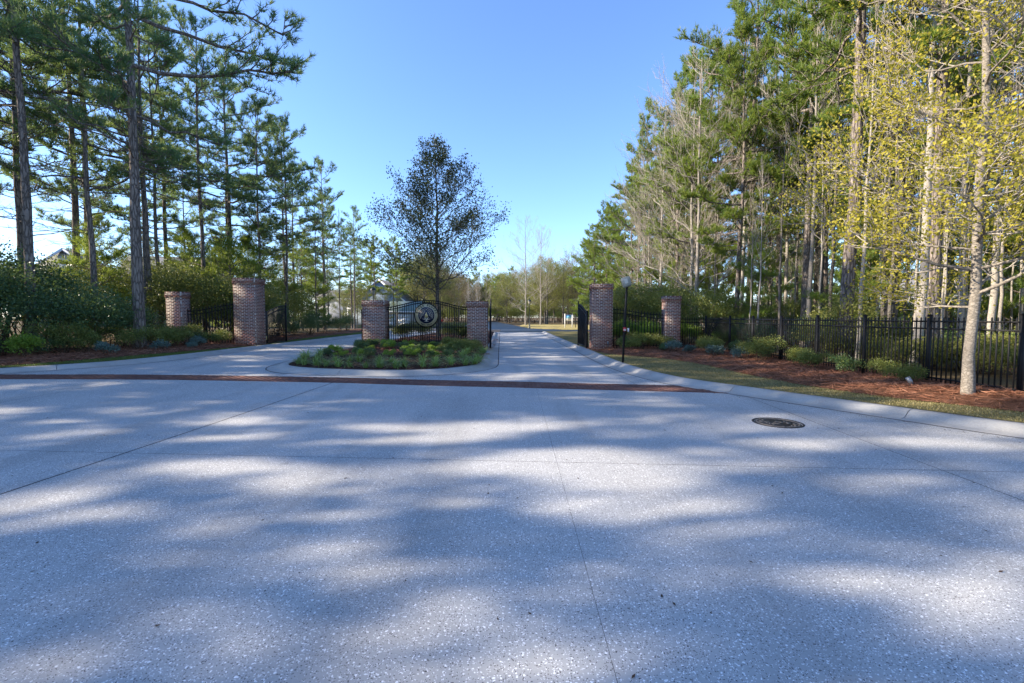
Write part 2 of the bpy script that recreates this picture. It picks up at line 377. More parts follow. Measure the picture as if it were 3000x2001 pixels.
# pavers
PV_W, PV_L = .098, .198
pv = MB(); pv.box((0, 0, 0), (PV_L, PV_W, .05)); pv_me = pv.mesh('paver', M['paver'])
def bevel_mesh(me, w):
    bm = bmesh.new(); bm.from_mesh(me)
    bmesh.ops.bevel(bm, geom=bm.edges[:], offset=w, segments=1, affect='EDGES'); bm.to_mesh(me); bm.free(); return me
bevel_mesh(pv_me, .005)
rnd = random.Random(4)
strip = thing('paver_strip', 'band of red clay pavers crossing both lanes ahead of the gate', 'paver strip', (0, 11.2, 0))
strip.location = (0, 0, 0)
rest = MB(); cand = []
nrows = 10
for r_ in range(nrows):
    x = -19.0 + (.1 if r_ % 2 else 0)
    while x < 6.2:
        fa, ba = sf(x + .1), sb(x + .1); y = fa + (ba - fa) * (r_ + .5) / nrows
        sl = math.atan2(sf(x + .3) - sf(x - .1), .4)
        cand.append((x + .1, y, sl)); x += .203
cand.sort(key=lambda c: c[0] ** 2 + c[1] ** 2)
for i, (x, y, sl) in enumerate(cand):
    zz = gz(x, y) - .022 + rnd.uniform(-.002, .003); a = sl + rnd.uniform(-.012, .012)
    if i < 300: link('paver', pv_me, strip, (x, y, zz), (rnd.uniform(-.008, .008), rnd.uniform(-.008, .008), a), (1, (sb(x) - sf(x)) / nrows / (PV_W + .006), 1))
    else: rest.box((x, y, zz), (PV_L, PV_W * (sb(x) - sf(x)) / nrows / (PV_W + .006), .05), rz=a)
tag(rest.build('paver_rows', M['paver'], strip), kind='stuff')

# kerbs: rolled profile swept along the gutter line, cast in lengths with open joints
KPROF = [(-.02, .002), (.16, .012), (.22, .022), (.28, .06), (.34, .10), (.42, .118), (.53, .122), (.56, .10), (.56, -.05)]
def kerb(name, path, side, seglen=3.0, gap=.012, label=None):
    P = resample(np.asarray(path), .25); t = nrm(np.gradient(P, axis=0)); nn = np.stack([-t[:, 1], t[:, 0]], 1) * side
    s = np.concatenate([[0], np.cumsum(np.linalg.norm(np.diff(P, axis=0), axis=1))])
    root = tag(bpy.data.objects.new(name, None), kind='structure'); COL.objects.link(root)
    nseg = max(1, int(s[-1] / seglen)); ed = np.linspace(0, s[-1], nseg + 1)
    for k in range(nseg):
        a, c = ed[k] + gap / 2, ed[k + 1] - gap / 2; q = np.linspace(a, c, 9); rows = []
        for u in q:
            p = [np.interp(u, s, P[:, i]) for i in (0, 1)]; n_ = [np.interp(u, s, nn[:, i]) for i in (0, 1)]
            l_ = math.hypot(*n_); n_ = (n_[0] / l_, n_[1] / l_)
            z0 = gz(*p); rows.append([(p[0] + n_[0] * o, p[1] + n_[1] * o, z0 + h) for o, h in KPROF])
        m = MB(); m.loft(rows if side < 0 else [r_[::-1] for r_ in rows])
        e0, e1 = rows[0], rows[-1]; k_ = len(KPROF)
        for e in (e0, e1): m.add(list(e) + [(q_[0], q_[1], q_[2] - h_ - .05) for q_, (o2, h_) in zip(e, KPROF)], Q=[(i, i + 1, k_ + i + 1, k_ + i) for i in range(k_ - 1)])
        m.build('kerb_length', M['kerb'], root, smooth=False)
    sm = MB(); sm.loft([[(p[0] + n_[0] * o, p[1] + n_[1] * o, gz(p[0], p[1]) + .004) for o in (-.052, -.018)] for p, n_ in zip(P, nn)][::int(-side)])
    sm.build('seam', M['bed'], root)
    return root
LEFT = [((-20, -22), (-21.5, -22), (-25, -20)), ((-19.8, -8), (-21.3, -7.5), (-25, -5)), ((-19.2, 2), (-20.6, 2.8), (-24.5, 6)), ((-17.6, 7.5), (-18.8, 8.5), (-22.5, 12)), ((-15.6, 10.2), (-16.6, 11.1), (-20, 15.5)),
        ((-13.42, 12.0), (-14.2, 12.8), (-18, 18)), ((-12.07, 13.2), (-13.2, 14.5), (-17.5, 19.5)), ((-11.37, 14.4), (-12.75, 16), (-17, 20.5)),
        ((-11.1, 16), (-12.35, 17.6), (-17, 21)), ((-11.12, 19), (-11.95, 19.8), (-17, 22)), ((-11.15, 22), (-11.85, 22), (-17, 24)), ((-11.15, 24.2), (-12.6, 24.4), (-16.5, 25)),
        ((-11.2, 34), (-13, 34), (-16, 34)), ((-11.4, 46), (-13.5, 46), (-16, 46)), ((-12.5, 49), (-14.5, 49), (-17, 49))]
RIGHT = [((40, -1.2), (40, .8), (40, 4)), ((30, -.8), (30, 1.2), (30, 4)), ((16, .5), (15.4, 2.4), (16, 6)), ((11, 2.3), (10.6, 4.3), (12, 7)), ((8.5, 4.2), (9, 6.0), (10.5, 8)), ((6.86, 6.1), (7.8, 7.4), (10, 9)),
         ((5.94, 7.51), (7.0, 8.55), (10, 10.2)), ((4.62, 9.67), (6.45, 10.3), (10, 11.5)), ((3.77, 11.2), (6.2, 12.5), (10, 13)), ((3.3, 13.3), (6.1, 14.4), (10, 14.5)), ((3.12, 15.6), (5.6, 16.6), (10, 17)),
         ((3.08, 18.3), (4.0, 18.9), (10, 19)), ((3.08, 21), (3.72, 21), (10, 21)), ((3.05, 24), (4.0, 24), (10, 24)), ((3.0, 28), (6, 28), (10, 28)), ((2.97, 40), (7, 40), (10, 40)), ((3, 49), (8, 49), (12, 49))]
Lg, Ll, Lm = (catmull([r_[k] for r_ in LEFT], 8) for k in range(3))
Rg, Rl, Rm = (catmull([r_[k] for r_ in RIGHT], 8) for k in range(3))
kerb('kerb_left', Lg, +1); kerb('kerb_right', Rg, -1)
def hump(x, y):
    return .05 * nz(x, y, .8, 3) + .03 * nz(x, y, 2.3, 7)
def mound(x, y):                    # the mulch bed heaps up under the roadside tree
    return .10 * math.exp(-((x - 8.3) ** 2 / 3 + (y - 8.0) ** 2 / 3.0))
def land(name, A, B, f0, f1, n, mat, zf, sub=1):
    rows = []
    for a, c in zip(A, B):
        rows.append([(lambda x, y, u: (x, y, zf(x, y, u)))(a[0] + (c[0] - a[0]) * (f0 + (f1 - f0) * k / n), a[1] + (c[1] - a[1]) * (f0 + (f1 - f0) * k / n), k / n) for k in range(n + 1)])
    m = MB(); m.loft(rows); return tag(m.build(name, mat, smooth=True), kind='structure')
def back(G, side):
    t = nrm(np.gradient(G, axis=0)); return G + np.stack([-t[:, 1], t[:, 0]], 1) * side * .555
Lb, Rb = back(Lg, 1), back(Rg, -1)
def zlawn(x, y, u): return lz(x, y) - .006 + .012 * nz(x, y, 2) * min(1, u * 4) + mound(x, y) * .3
def zbed(x, y, u): return lz(x, y) + .012 + (hump(x, y) + .05) * min(1, max(0, u) * 8) + mound(x, y) * (.3 + .7 * min(1, max(0, u) * 4)) - .016 * (u < .01)
land('lawn_left', Lb, Ll, 0, 1.02, 6, M['lawn2'], zlawn); land('lawn_right', Rb, Rl, 0, 1.02, 8, M['lawn'], zlawn)
land('mulch_bed_left', Ll, Lm, 0, 1.0, 14, M['straw'], zbed); land('mulch_bed_right', Rl, Rm, 0, 1.0, 14, M['straw'], zbed)
def zfl(x, y, u): return lz(x, y) + .04 + .10 * nz(x, y, .22, 1) * min(1, u * 20) + .02
Lo = Lm + np.array([-150, 40]); Ro = Rm + np.array([150, 30])
def landfar(name, A, B, zf, mat):
    fr_ = [0, .01, .02, .04, .06, .09, .13, .18, .25, .4, .7, 1]; rows = []
    for a, c in zip(A, B): rows.append([(a[0] + (c[0] - a[0]) * f, a[1] + (c[1] - a[1]) * f, zf(a[0] + (c[0] - a[0]) * f, a[1] + (c[1] - a[1]) * f, f)) for f in fr_])
    m = MB(); m.loft(rows); return tag(m.build(name, mat, smooth=True), kind='structure')
landfar('woodland_floor_left', Lm, Lo, zfl, M['litter']); landfar('woodland_floor_right', Rm, Ro, zfl, M['litter'])
for nm, poly in (('far_lawn_right', [(2.6, 68.5), (6.8, 60.6), (40, 59), (60, 90), (3, 110), (1.4, 85)]), ('far_lawn_left', [(-12.2, 66.5), (-9.8, 100), (-12, 150), (-70, 140), (-70, 60), (-18.5, 60.6)])):
    m = MB(); m.prism(poly, -.055, .03); tag(m.build(nm, M['lawn']), kind='structure')

# island between the lanes
ISL = [(-1.25, 46), (-.95, 34), (-.72, 24), (-.55, 17.5), (-.52, 15.3), (-.72, 14.3), (-1.4, 13.2), (-2.4, 12.5), (-3.4, 12.28), (-4.6, 12.25), (-5.7, 12.4), (-6.6, 12.75), (-7.15, 13.4), (-7.4, 14.5), (-7.5, 17), (-7.55, 24), (-7.5, 34), (-7.0, 46), (-5.6, 47.6), (-3.2, 47.9), (-1.9, 47.3), (-1.25, 46)]
ip = catmull(ISL, 6)
kerb('kerb_island', ip, -1, 3.2, label='x')
ic = np.array([-4.0, 22.0])
def island_z(x, y):
    ax = (x + 4.0) / 3.1; e = 1 - min(1, ax * ax)
    return gz(x, y) + .115 + .26 * max(0, e) ** .7 * ss((y - 12.6) / 6.5) * (1 - .5 * ss((y - 30) / 10)) + .03 * nz(x, y, 1.5, 5)
t_ = nrm(np.gradient(ip, axis=0)); ib = ip + np.stack([t_[:, 1], -t_[:, 0]], 1) * .55
rows = []
for p in ib:
    y_c = min(max(p[1], 15.5), 44); c_ = np.array([-4.0, y_c]); row = []
    for k in range(13):
        q = p + (c_ - p) * k / 12; row.append((q[0], q[1], island_z(q[0], q[1]) if k else gz(*q) + .11))
    rows.append(row)
m = MB(); m.loft([r_[::-1] for r_ in rows]); tag(m.build('island_bed', M['soil'], smooth=True), kind='structure')
# lawn edge beyond the gate on the island
# ------------------------------------------------------------------ loose ground cover (stuff)
rs = np.random.default_rng(11)
def inland(A, B, n, f0=0.0, f1=1.0, ymin=None, ymax=None, wgt=None):
    seg = np.linalg.norm(np.diff(A, axis=0), axis=1) * (np.linalg.norm(B - A, axis=1)[:-1]) + 1e-6
    mid = (A[:-1] + A[1:]) / 2
    w_ = seg * (1.0 / np.maximum(4, np.linalg.norm(mid, axis=1)) ** 1.2)
    if ymin is not None: w_ = w_ * (mid[:, 1] > ymin)
    if ymax is not None: w_ = w_ * (mid[:, 1] < ymax)
    i = rs.choice(len(seg), n, p=w_ / w_.sum()); t = rs.random(n)[:, None]; f = (f0 + (f1 - f0) * rs.random(n))[:, None]
    a = A[i] * (1 - t) + A[i + 1] * t; c = B[i] * (1 - t) + B[i + 1] * t
    return a + (c - a) * f, f[:, 0]
def blades(name, XY, Z, h, w, mat, lean=.5):
    n = len(XY); P = np.column_stack([XY, Z]); a = rs.random(n) * 6.283
    d = nrm(np.column_stack([np.cos(a) * lean * rs.random(n), np.sin(a) * lean * rs.random(n), np.ones(n)])) * (h * (.5 + rs.random(n)))[:, None]
    s = np.column_stack([-np.sin(a), np.cos(a), np.zeros(n)]) * (w * (.6 + .8 * rs.random(n)))[:, None]
    V = np.stack([P - s, P + s, P + d], 1).reshape(-1, 3); m = MB(); m.add(V, T=np.arange(3 * n).reshape(-1, 3)); return tag(m.build(name, mat), kind='stuff')
def straws(name, XY, Z, ln, w, mat):
    n = len(XY); P = np.column_stack([XY, Z + .006]); a = rs.random(n) * 6.283; e = rs.normal(0, .16, n)
    d = np.column_stack([np.cos(a), np.sin(a), e]) * (ln * (.5 + rs.random(n)))[:, None] / 2; s = np.column_stack([-np.sin(a), np.cos(a), rs.normal(0, .5, n)]) * w
    P[:, 2] += np.abs(d[:, 2]) * .8 + rs.random(n) * .02
    V = np.stack([P - d, P + s, P + d, P - s], 1).reshape(-1, 3); m = MB(); m.add(V, Q=np.arange(4 * n).reshape(-1, 4)); return tag(m.build(name, mat), kind='stuff')
zz = lambda XY, f, F: np.array([F(x, y, u) for (x, y), u in zip(XY, f)])
XY, f = inland(Rb, Rl, 52000, 0.0, 1.03, 1.5); blades('grass', XY, zz(XY, f, zlawn), .026, .006, M['grass_blade'], 1.6)
tag(bpy.data.objects['grass'], 'short straw coloured winter grass beside the right kerb', 'grass')
XY, f = inland(Lb, Ll, 26000, 0.0, 1.03, 9); o_ = blades('grass', XY, zz(XY, f, zlawn), .030, .008, M['grass_green'], 1.4); tag(o_, 'short green grass strip along the left kerb', 'grass')
XY, f = inland(Rl, Rm, 60000, -.02, .9, 1.5, 24); o_ = straws('pine_straw', XY, zz(XY, np.maximum(f, 0), zbed), .20, .0042, M['needle_dry']); tag(o_, 'loose red-brown pine straw on the bed before the iron fence', 'pine straw')
XY, f = inland(Ll, Lm, 26000, -.02, .7, 9, 30); o_ = straws('pine_straw', XY, zz(XY, np.maximum(f, 0), zbed), .20, .006, M['needle_dry']); tag(o_, 'loose pine straw under the shrubs behind the left kerb', 'pine straw')
n_ = 6500; XY = np.column_stack([rs.uniform(-7, -.9, n_), rs.uniform(12.9, 30, n_)])
XY = np.array([p for p in XY if ((p[0] + 4.0) / 3.2) ** 2 + (max(0, 15.5 - p[1]) / 2.7) ** 2 < 1])
o_ = straws('pine_straw', XY, np.array([island_z(x, y) for x, y in XY]), .16, .006, M['needle_dry']); tag(o_, 'loose brown straw covering the planted island bed', 'pine straw')
# specks of debris on the paving
n_ = 420; XY = np.column_stack([rs.uniform(-9, 7, n_), rs.uniform(1.6, 10, n_)]); near = rs.random(n_) < .35
XY[near] = Rg[rs.integers(40, 80, near.sum())] + rs.normal(0, .12, (near.sum(), 2)) - np.array([.15, .1])
m = MB(); P = np.column_stack([XY, [gz(*p) + .006 for p in XY]]); a = rs.random(n_) * 6.28; s_ = rs.uniform(.006, .022, n_)
u_ = np.column_stack([np.cos(a), np.sin(a), rs.normal(0, .15, n_)]) * s_[:, None]; v_ = np.column_stack([-np.sin(a), np.cos(a), rs.normal(0, .15, n_)]) * (s_ * .4)[:, None]
m.add(np.stack([P - u_, P - v_, P + u_, P + v_], 1).reshape(-1, 3), Q=np.arange(4 * n_).reshape(-1, 4))
tag(m.build('leaf_debris', plain('dead_leaf', (.075, .05, .035), .9, .1)), 'small dark leaf scraps scattered on the concrete', 'leaf debris', kind='stuff')

# ------------------------------------------------------------------ brick pillars
CW, BL, BH = .203, .186, .0505; CH = .0677
def brick_mesh(name, l):
    m = MB(); m.box((0, 0, 0), (l, .09, BH)); me = m.mesh(name, M['brick']); return bevel_mesh(me, .004)
BR_FULL = brick_mesh('brick', BL); BR_HALF = brick_mesh('brick', .0905)
def pillar(label, x, y, w, d, z0, n, side, seed, group=None):
    """x = centre, y = front face; side = +1 / -1: the flank seen from the road"""
    rr = random.Random(seed)
    t = thing('brick_pillar', label, 'pillar', (x, y + d / 2, z0), 0, group)
    core = MB(); core.box((0, 0, n * CH / 2 - .15), (w - .007, d - .007, n * CH + .28 - .01))
    core.box((0, 0, (n - 2) * CH), (w + .029, d + .029, 4 * CH - .012))
    core.build('mortar_core', M['mortar'], t)
    front = []; flank = []; others = []
    for c in range(-1, n):
        z = c * CH + CH / 2; k = n - 1 - c
        o = .030 if k in (2, 3) else .018 if k in (0, 1) else 0.0
        W_, D_ = w + 2 * o, d + 2 * o
        def run(length, sh):
            out = []; p = 0.0
            if sh: out.append((.0455, .0905)); p = .1015
            while p + CW <= length + .02: out.append((p + CW / 2 - .005, min(BL, length - p))); p += CW
            if length - p > .04: out.append((p + (length - p) / 2, length - p - .006))
            return out
        for px, l in run(W_, c % 2):
            front.append(((-W_ / 2 + px, -D_ / 2 + .045, z), 0, l)); others.append(((W_ / 2 - px, D_ / 2 - .045, z), math.pi, l))
        for px, l in run(D_ - .19, (c + 1) % 2):
            q = -D_ / 2 + .095 + px
            flank.append(((side * (W_ / 2 - .045), q, z), math.pi / 2, l)); others.append(((-side * (W_ / 2 - .045), q, z), math.pi / 2, l))
    flank.sort(key=lambda f: (f[0][1], f[0][2]))
    alls = front + flank; keep = alls[:300]; rest = alls[300:] + others
    for p, a, l in keep:
        p = (p[0] + (rr.uniform(-.0015, .0015)), p[1] + rr.uniform(-.003, .001), p[2] + rr.uniform(-.001, .001))
        me, L0 = (BR_FULL, BL) if l > .12 else (BR_HALF, .0905)
        link('brick', me, t, p, (rr.uniform(-.01, .01), rr.uniform(-.006, .006), a), (l / L0, 1, 1))
    m = MB()
    for p, a, l in rest: m.box(p, (l, .09, BH), rz=a)
    tag(m.build('brick_courses', M['brick'], t), kind='stuff'); return t
GY = 21.2
pillar('tall brick gate pillar beside the pole with the grey box', 4.17, GY, .92, .92, lz(4.2, 21), 45, -1, 1)
pillar('tall brick gate pillar between the short pillar and the shrub-lined exit lane', -12.3, GY, .97, .92, .24, 47, 1, 2)
pillar('low wide brick pillar on the island at the exit lane side of the round emblem', -6.38, GY, .99, .95, .30, 31, 1, 3)
pillar('low wide brick pillar on the island next to the entry lane', -1.61, GY, .93, .93, .26, 31, 1, 4)
pillar('slim brick pillar standing against the evergreen shrubs at the curved fence', -15.55, GY, .67, .66, .22, 38, 1, 5)
pillar('slim brick pillar where the long iron fence begins', 7.42, GY, .67, .66, .10, 37, -1, 6)

# ------------------------------------------------------------------ iron fences and gates
PK = MB(); PK.box((0, 0, .5), (.019, .019, 1.0)); PK.add([(-.0095, -.0095, 1), (.0095, -.0095, 1), (.0095, .0095, 1), (-.0095, .0095, 1), (0, 0, 1.018)], T=[(0, 1, 4), (1, 2, 4), (2, 3, 4), (3, 0, 4)])
PK_ME = PK.mesh('picket', M['iron'])
def rail(pts, name, parent, w=.026, h=.034):
    m = MB()
    for a, c in zip(pts[:-1], pts[1:]): m.bar(a, c, w, h)
    return m.build(name, M['iron'], parent)
def post(parent, x, y, z0, z1, w=.062):
    m = MB(); m.box((x, y, (z0 + z1) / 2), (w, w, z1 - z0)); m.box((x, y, z1 + .006), (w + .012, w + .012, .014)); m.add([(x - w / 2, y - w / 2, z1 + .012), (x + w / 2, y - w / 2, z1 + .012), (x + w / 2, y + w / 2, z1 + .012), (x - w / 2, y + w / 2, z1 + .012), (x, y, z1 + .035)], T=[(0, 1, 4), (1, 2, 4), (2, 3, 4), (3, 0, 4)])
    return m.build('post', M['iron'], parent)
# long fence along the right wood
FX, FT = 9.05, 1.60
fence = thing('iron_fence', 'long black iron fence running in front of the sunlit wood', 'fence', (0, 0, 0))
py = [21.53] + [8.16 + 1.83 * k for k in range(6, -5, -1)]
for i, y in enumerate(py): post(fence, FX, y, .02, FT + .06)
for i in range(len(py) - 1):
    a, c = py[i], py[i + 1]; n = max(1, int(round((a - c) / .107)))
    rail([(FX, a, FT - .07), (FX, c, FT - .07)], 'rail', fence); rail([(FX, a, FT - .225), (FX, c, FT - .225)], 'rail', fence); rail([(FX, a, .32), (FX, c, .32)], 'rail', fence)
    for k in range(1, n):
        link('picket', PK_ME, fence, (FX, a + (c - a) * k / n, .22), None, (1, 1, FT - .22 + random.Random(i * 50 + k).uniform(-.004, .004)))
for zr in (FT - .07, FT - .225, .32): rail([(7.76, 21.53, zr), (FX, 21.53, zr)], 'rail', fence)
for k in range(1, 12): link('picket', PK_ME, fence, (7.76 + 1.29 * k / 12, 21.53, .2), None, (1, 1, FT - .2))
# curved wing panels by the tall pillars
def wing(label, xa, xb, ztop, zb, side):
    """height follows an S from the low pillar (xa) to the tall one (xb)"""
    t = thing('wing_fence', label, 'fence', (0, 0, 0))
    zc = lambda u: ztop[0] + (ztop[1] - ztop[0]) * ss(u)
    y = GY + .45; P = [(xa + (xb - xa) * u, y) for u in np.linspace(0, 1, 15)]
    rail([(p[0], y, zc(u)) for p, u in zip(P, np.linspace(0, 1, 15))], 'top_rail', t); rail([(p[0], y, zc(u) - .16) for p, u in zip(P, np.linspace(0, 1, 15))], 'middle_rail', t)
    rail([(xa, y, zb + .12), (xb, y, zb + .12)], 'bottom_rail', t)
    n = int(abs(xb - xa) / .14)
    for k in range(n + 1):
        u = k / n; link('picket', PK_ME, t, (xa + (xb - xa) * u, y, zb), None, (1.45, 1.45, zc(u) + .09 - zb))
    return t
wing('black curved fence panel between the two pillars beside the exit lane', -15.2, -12.79, (1.90, 2.22), .28, 1)
wing('black curved fence panel between the two pillars by the roadside pole', 7.08, 4.64, (1.72, 1.98), .18, -1)

# arched fence with the medallion between the island pillars
af = thing('arched_fence', 'black arched fence panel carrying a round emblem between the two low pillars', 'fence', (0, 0, 0))
xa, xb, ya = -5.88, -2.08, GY + .42
def arch(u): return 2.07 + .33 * (0.5 - 0.5 * math.cos(2 * math.pi * u)) ** .8
U = np.linspace(0, 1, 33)
rail([(xa + (xb - xa) * u, ya, arch(u)) for u in U], 'top_rail', af, .042, .042); rail([(xa + (xb - xa) * u, ya, arch(u) - .105) for u in U], 'arch_rail', af, .042, .042)
rail([(xa, ya, 1.16), (xb, ya, 1.16)], 'lower_rail', af, .042, .042); rail([(xa, ya, .50), (xb, ya, .50)], 'bottom_rail', af, .042, .042)
for k in range(1, 36):
    u = k / 36; x = xa + (xb - xa) * u
    if abs(x + 4.0) < .56:
        h_ = math.sqrt(max(0, .57 ** 2 - (x + 4.0) ** 2))
        link('picket', PK_ME, af, (x, ya, .42), None, (1.45, 1.45, 1.71 - h_ - .42)); link('picket', PK_ME, af, (x, ya, 1.71 + h_), None, (1.45, 1.45, max(.03, arch(u) - 1.71 - h_)))
    else: link('picket', PK_ME, af, (x, ya, .42), None, (1.45, 1.45, arch(u) - .42))
    if k % 1 == 0:   # the little rings between the two arched rails
        pass
m_cream = plain('medallion_cream', (.42, .365, .22), .5, .4, var=.06); m_navy = plain('medallion_navy', (.005, .009, .036), .35, .5, var=.1); m_rim = plain('medallion_rim', (.03, .027, .02), .4, .5, .6)
m_pale = plain('medallion_pale', (.52, .48, .38), .5, .4, var=.05); m_gold = plain('medallion_gold', (.45, .38, .18), .5, .4, var=.05); m_dark = plain('medallion_letter', (.02, .018, .012), .5, .4)
MF = Matrix.Translation((-4.0, ya - .02, 1.71)) @ Matrix.Rotation(R(90), 4, 'X')     # local x right, y up, z toward the viewer
d_ = MB(); d_.disc((0, 0), .575, -.03, .03, 64, 0, MF); med = d_.build('medallion', m_rim, af); tag(med, 'round emblem with cream ring, navy centre and a stylised tree')
d_ = MB(); d_.disc((0, 0), .525, .03, .040, 64, 0, MF); d_.build('cream_ring', m_cream, med)
d_ = MB(); d_.disc((0, 0), .392, .040, .046, 64, 0, MF); d_.build('ring_edge', m_pale, med)
d_ = MB(); d_.disc((0, 0), .380, .046, .050, 64, 0, MF); d_.build('navy_disc', m_navy, med)
e = MB()
e.prism([(-.032, -.28), (.032, -.28), (.022, -.16), (-.022, -.16)], .050, .058, 0, MF); e.prism([(-.12, -.292), (.12, -.292), (.10, -.283), (.03, -.27), (-.03, -.27), (-.10, -.283)], .0505, .0585, 0, MF)
for s in (-1, 1):
    for (x1, y1, x2, y2) in ((.012, -.2, .06, -.11), (.015, -.205, .11, -.10), (.018, -.21, .19, -.165)):
        e.prism([(s * (x1 - .01), y1 + .01), (s * (x1 + .01), y1 - .012), (s * x2, y2 - .012), (s * (x2 - .01), y2 + .006)][::s], .0502, .0582, 0, MF)
    lf = [(.30, a) for a in range(-28, 86, 9)] + [(.235, a) for a in range(-22, 80, 11)] + [(.165, a) for a in range(-5, 66, 14)]
    for i_, (rad, a) in enumerate(lf):
        cx, cy = rad * math.cos(R(a)), rad * math.sin(R(a)) * 1.0 + .01; th = R(a + (38 if i_ % 2 else -38)); l = .034
        u_, v_ = (math.cos(th), math.sin(th)), (-math.sin(th), math.cos(th))
        q = [(cx - u_[0] * l, cy - u_[1] * l), (cx + v_[0] * .013, cy + v_[1] * .013), (cx + u_[0] * l, cy + u_[1] * l), (cx - v_[0] * .013, cy - v_[1] * .013)]
        e.prism([(s * p[0], p[1]) for p in q][::s], .0501 + .0002 * (i_ % 5), .0575 + .0002 * (i_ % 5), 0, MF)
e.prism([(0, .30), (-.02, .26), (0, .235), (.02, .26)], .0506, .0590, 0, MF)
e.build('tree_emblem', m_pale, med)
dp = [(0, .165)] + [(.078 * math.sin(a) * (.55 + .45 * ss((a - .3) / 1.6)), -.045 - .075 * math.cos(math.pi - a) * (1.0)) for a in np.linspace(.55, math.pi, 9)]
dp = [(0, .165), (.028, .075), (.058, .01), (.076, -.045), (.068, -.085), (.04, -.112), (0, -.122), (-.04, -.112), (-.068, -.085), (-.076, -.045), (-.058, .01), (-.028, .075)][::-1]
e = MB(); e.prism(dp, .0503, .061, 0, MF); e.build('water_drop', m_gold, med)
def letters(name, txt, rad, a0, a1, size, parent, mat, inward=False):
    out = bmesh.new(); dg = bpy.context.evaluated_depsgraph_get()
    for i, ch in enumerate(txt):
        if ch == ' ': continue
        cu = bpy.data.curves.new('glyph', 'FONT'); cu.body = ch; cu.size = size; cu.align_x = 'CENTER'; cu.align_y = 'CENTER'; cu.extrude = .003; cu.offset = .0045
        ob = bpy.data.objects.new('glyph', cu); COL.objects.link(ob); bpy.context.view_layer.update()
        me = bpy.data.meshes.new_from_object(ob.evaluated_get(bpy.context.evaluated_depsgraph_get()))
        a = R(a0 + (a1 - a0) * i / (len(txt) - 1)); rot = a - math.pi / 2 if not inward else a + math.pi / 2
        me.transform(MF @ Matrix.Translation((rad * math.cos(a), rad * math.sin(a), .0435)) @ Matrix.Rotation(rot, 4, 'Z')); out.from_mesh(me)
        bpy.data.objects.remove(ob); bpy.data.curves.remove(cu); bpy.data.meshes.remove(me)
    me = bpy.data.meshes.new(name); out.to_mesh(me); out.free(); me.materials.append(mat); return link(name, me, parent)
letters('lettering', 'RIVER BLUFFS', .458, 163, 14, .125, med, m_dark); letters('lettering', 'EST. 2013', .458, 240, 300, .085, med, m_dark, True)

# gate leaves, swung open away from the road
def leaf(label, x, y, rz, z0, h0, h1, ln=2.05, tagc=None):
    t = thing('gate_leaf', label, 'gate', (x, y, z0), rz)
    zc = lambda u: h0 + (h1 - h0) * math.sin(u * math.pi / 2)
    U = np.linspace(0, 1, 15)
    for nm, xx, hh, w in (('hinge_stile', 0, h0 + .06, .07), ('end_stile', ln, h1 + .14, .055)):
        m = MB(); m.box((xx, 0, hh / 2), (w, w, hh)); m.box((xx, 0, hh + .008), (w + .012, w + .012, .016)); m.build(nm, M['iron'], t)
    rail([(ln * u, 0, zc(u)) for u in U], 'top_rail', t, .04, .04); rail([(ln * u, 0, zc(u) - .17) for u in U], 'arch_rail', t, .04, .04); rail([(0, 0, .12), (ln, 0, .12)], 'bottom_rail', t, .04, .05)
    rail([(.05, .022, .15), (ln - .03, .022, h1 - .25)], 'diagonal_brace', t, .018, .035)
    for k in range(1, 17): u = k / 17; link('picket', PK_ME, t, (ln * u, 0, .1), None, (1.3, 1.3, zc(u) - .1))
    hp = MB(); hp.box((-.13, 0, h0 / 2 + .03), (.085, .085, h0 + .06)); hp.box((-.13, 0, h0 + .068), (.1, .1, .016)); hp.build('hinge_post', M['iron'], t)
    for zr in (.3, h0 - .25):
        hg = MB(); hg.box((-.065, 0, zr), (.06, .03, .05)); hg.build('hinge', M['iron'], t)
    return t
leaf('open iron gate leaf behind the tall pillar at the shrub-lined exit lane', -11.95, 22.42, R(91), .22, 1.62, 2.0)
leaf('open iron gate leaf hinged behind the tall pillar near the roadside pole', 3.62, 22.4, R(93), .10, 1.75, 2.2)
leaf('open iron gate leaf beside the low island pillar next to the entry lane', -1.02, 21.75, R(92), .16, 1.75, 2.25)
leaf('open iron gate leaf beside the low island pillar on the exit lane side', -7.1, 21.9, R(104), .20, 1.7, 2.15)
m = MB(); m.box((0, 0, 0), (.10, .06, .18)); bevel_mesh_o = m.build('gate_operator_box', plain('operator_tan', (.42, .33, .12), .5, .4)); bevel_mesh(bevel_mesh_o.data, .008)
bevel_mesh_o.location = (-11.9, 22.24, .62); tag(bevel_mesh_o, 'small tan metal box on the hinge post of the exit gate', 'box')

# ------------------------------------------------------------------ pole with reader box and notice
pl = thing('equipment_pole', 'black pole on the grass carrying a tilted grey box and a small notice', 'pole', (3.72, 15.2, lz(3.7, 15.2)))
m = MB(); m.tube([(-.06, 0, -.2), (0, 0, 1.4), (.06, 0, 2.75)], .036, 12, cap=True); m.build('shaft', M['iron'], pl, True)
m_box = plain('grey_housing', (.26, .27, .235), .45, .4, var=.08)
m = MB(); Mx = Matrix.Translation((.02, -.10, 2.64)) @ Matrix.Rotation(R(-14), 4, 'Y') @ Matrix.Rotation(R(-14), 4, 'X')
V = [(-.14, -.07, -.15), (.12, -.07, -.15), (.12, .07, -.15), (-.14, .07, -.15), (-.17, -.10, .16), (.13, -.10, .16), (.13, .07, .16), (-.17, .07, .16)]
m.add([tuple(Mx @ Vector(v)) for v in V], Q=[(0, 3, 2, 1), (4, 5, 6, 7), (0, 1, 5, 4), (1, 2, 6, 5), (2, 3, 7, 6), (3, 0, 4, 7)]); o_ = m.build('housing', m_box, pl); bevel_mesh(o_.data, .02)
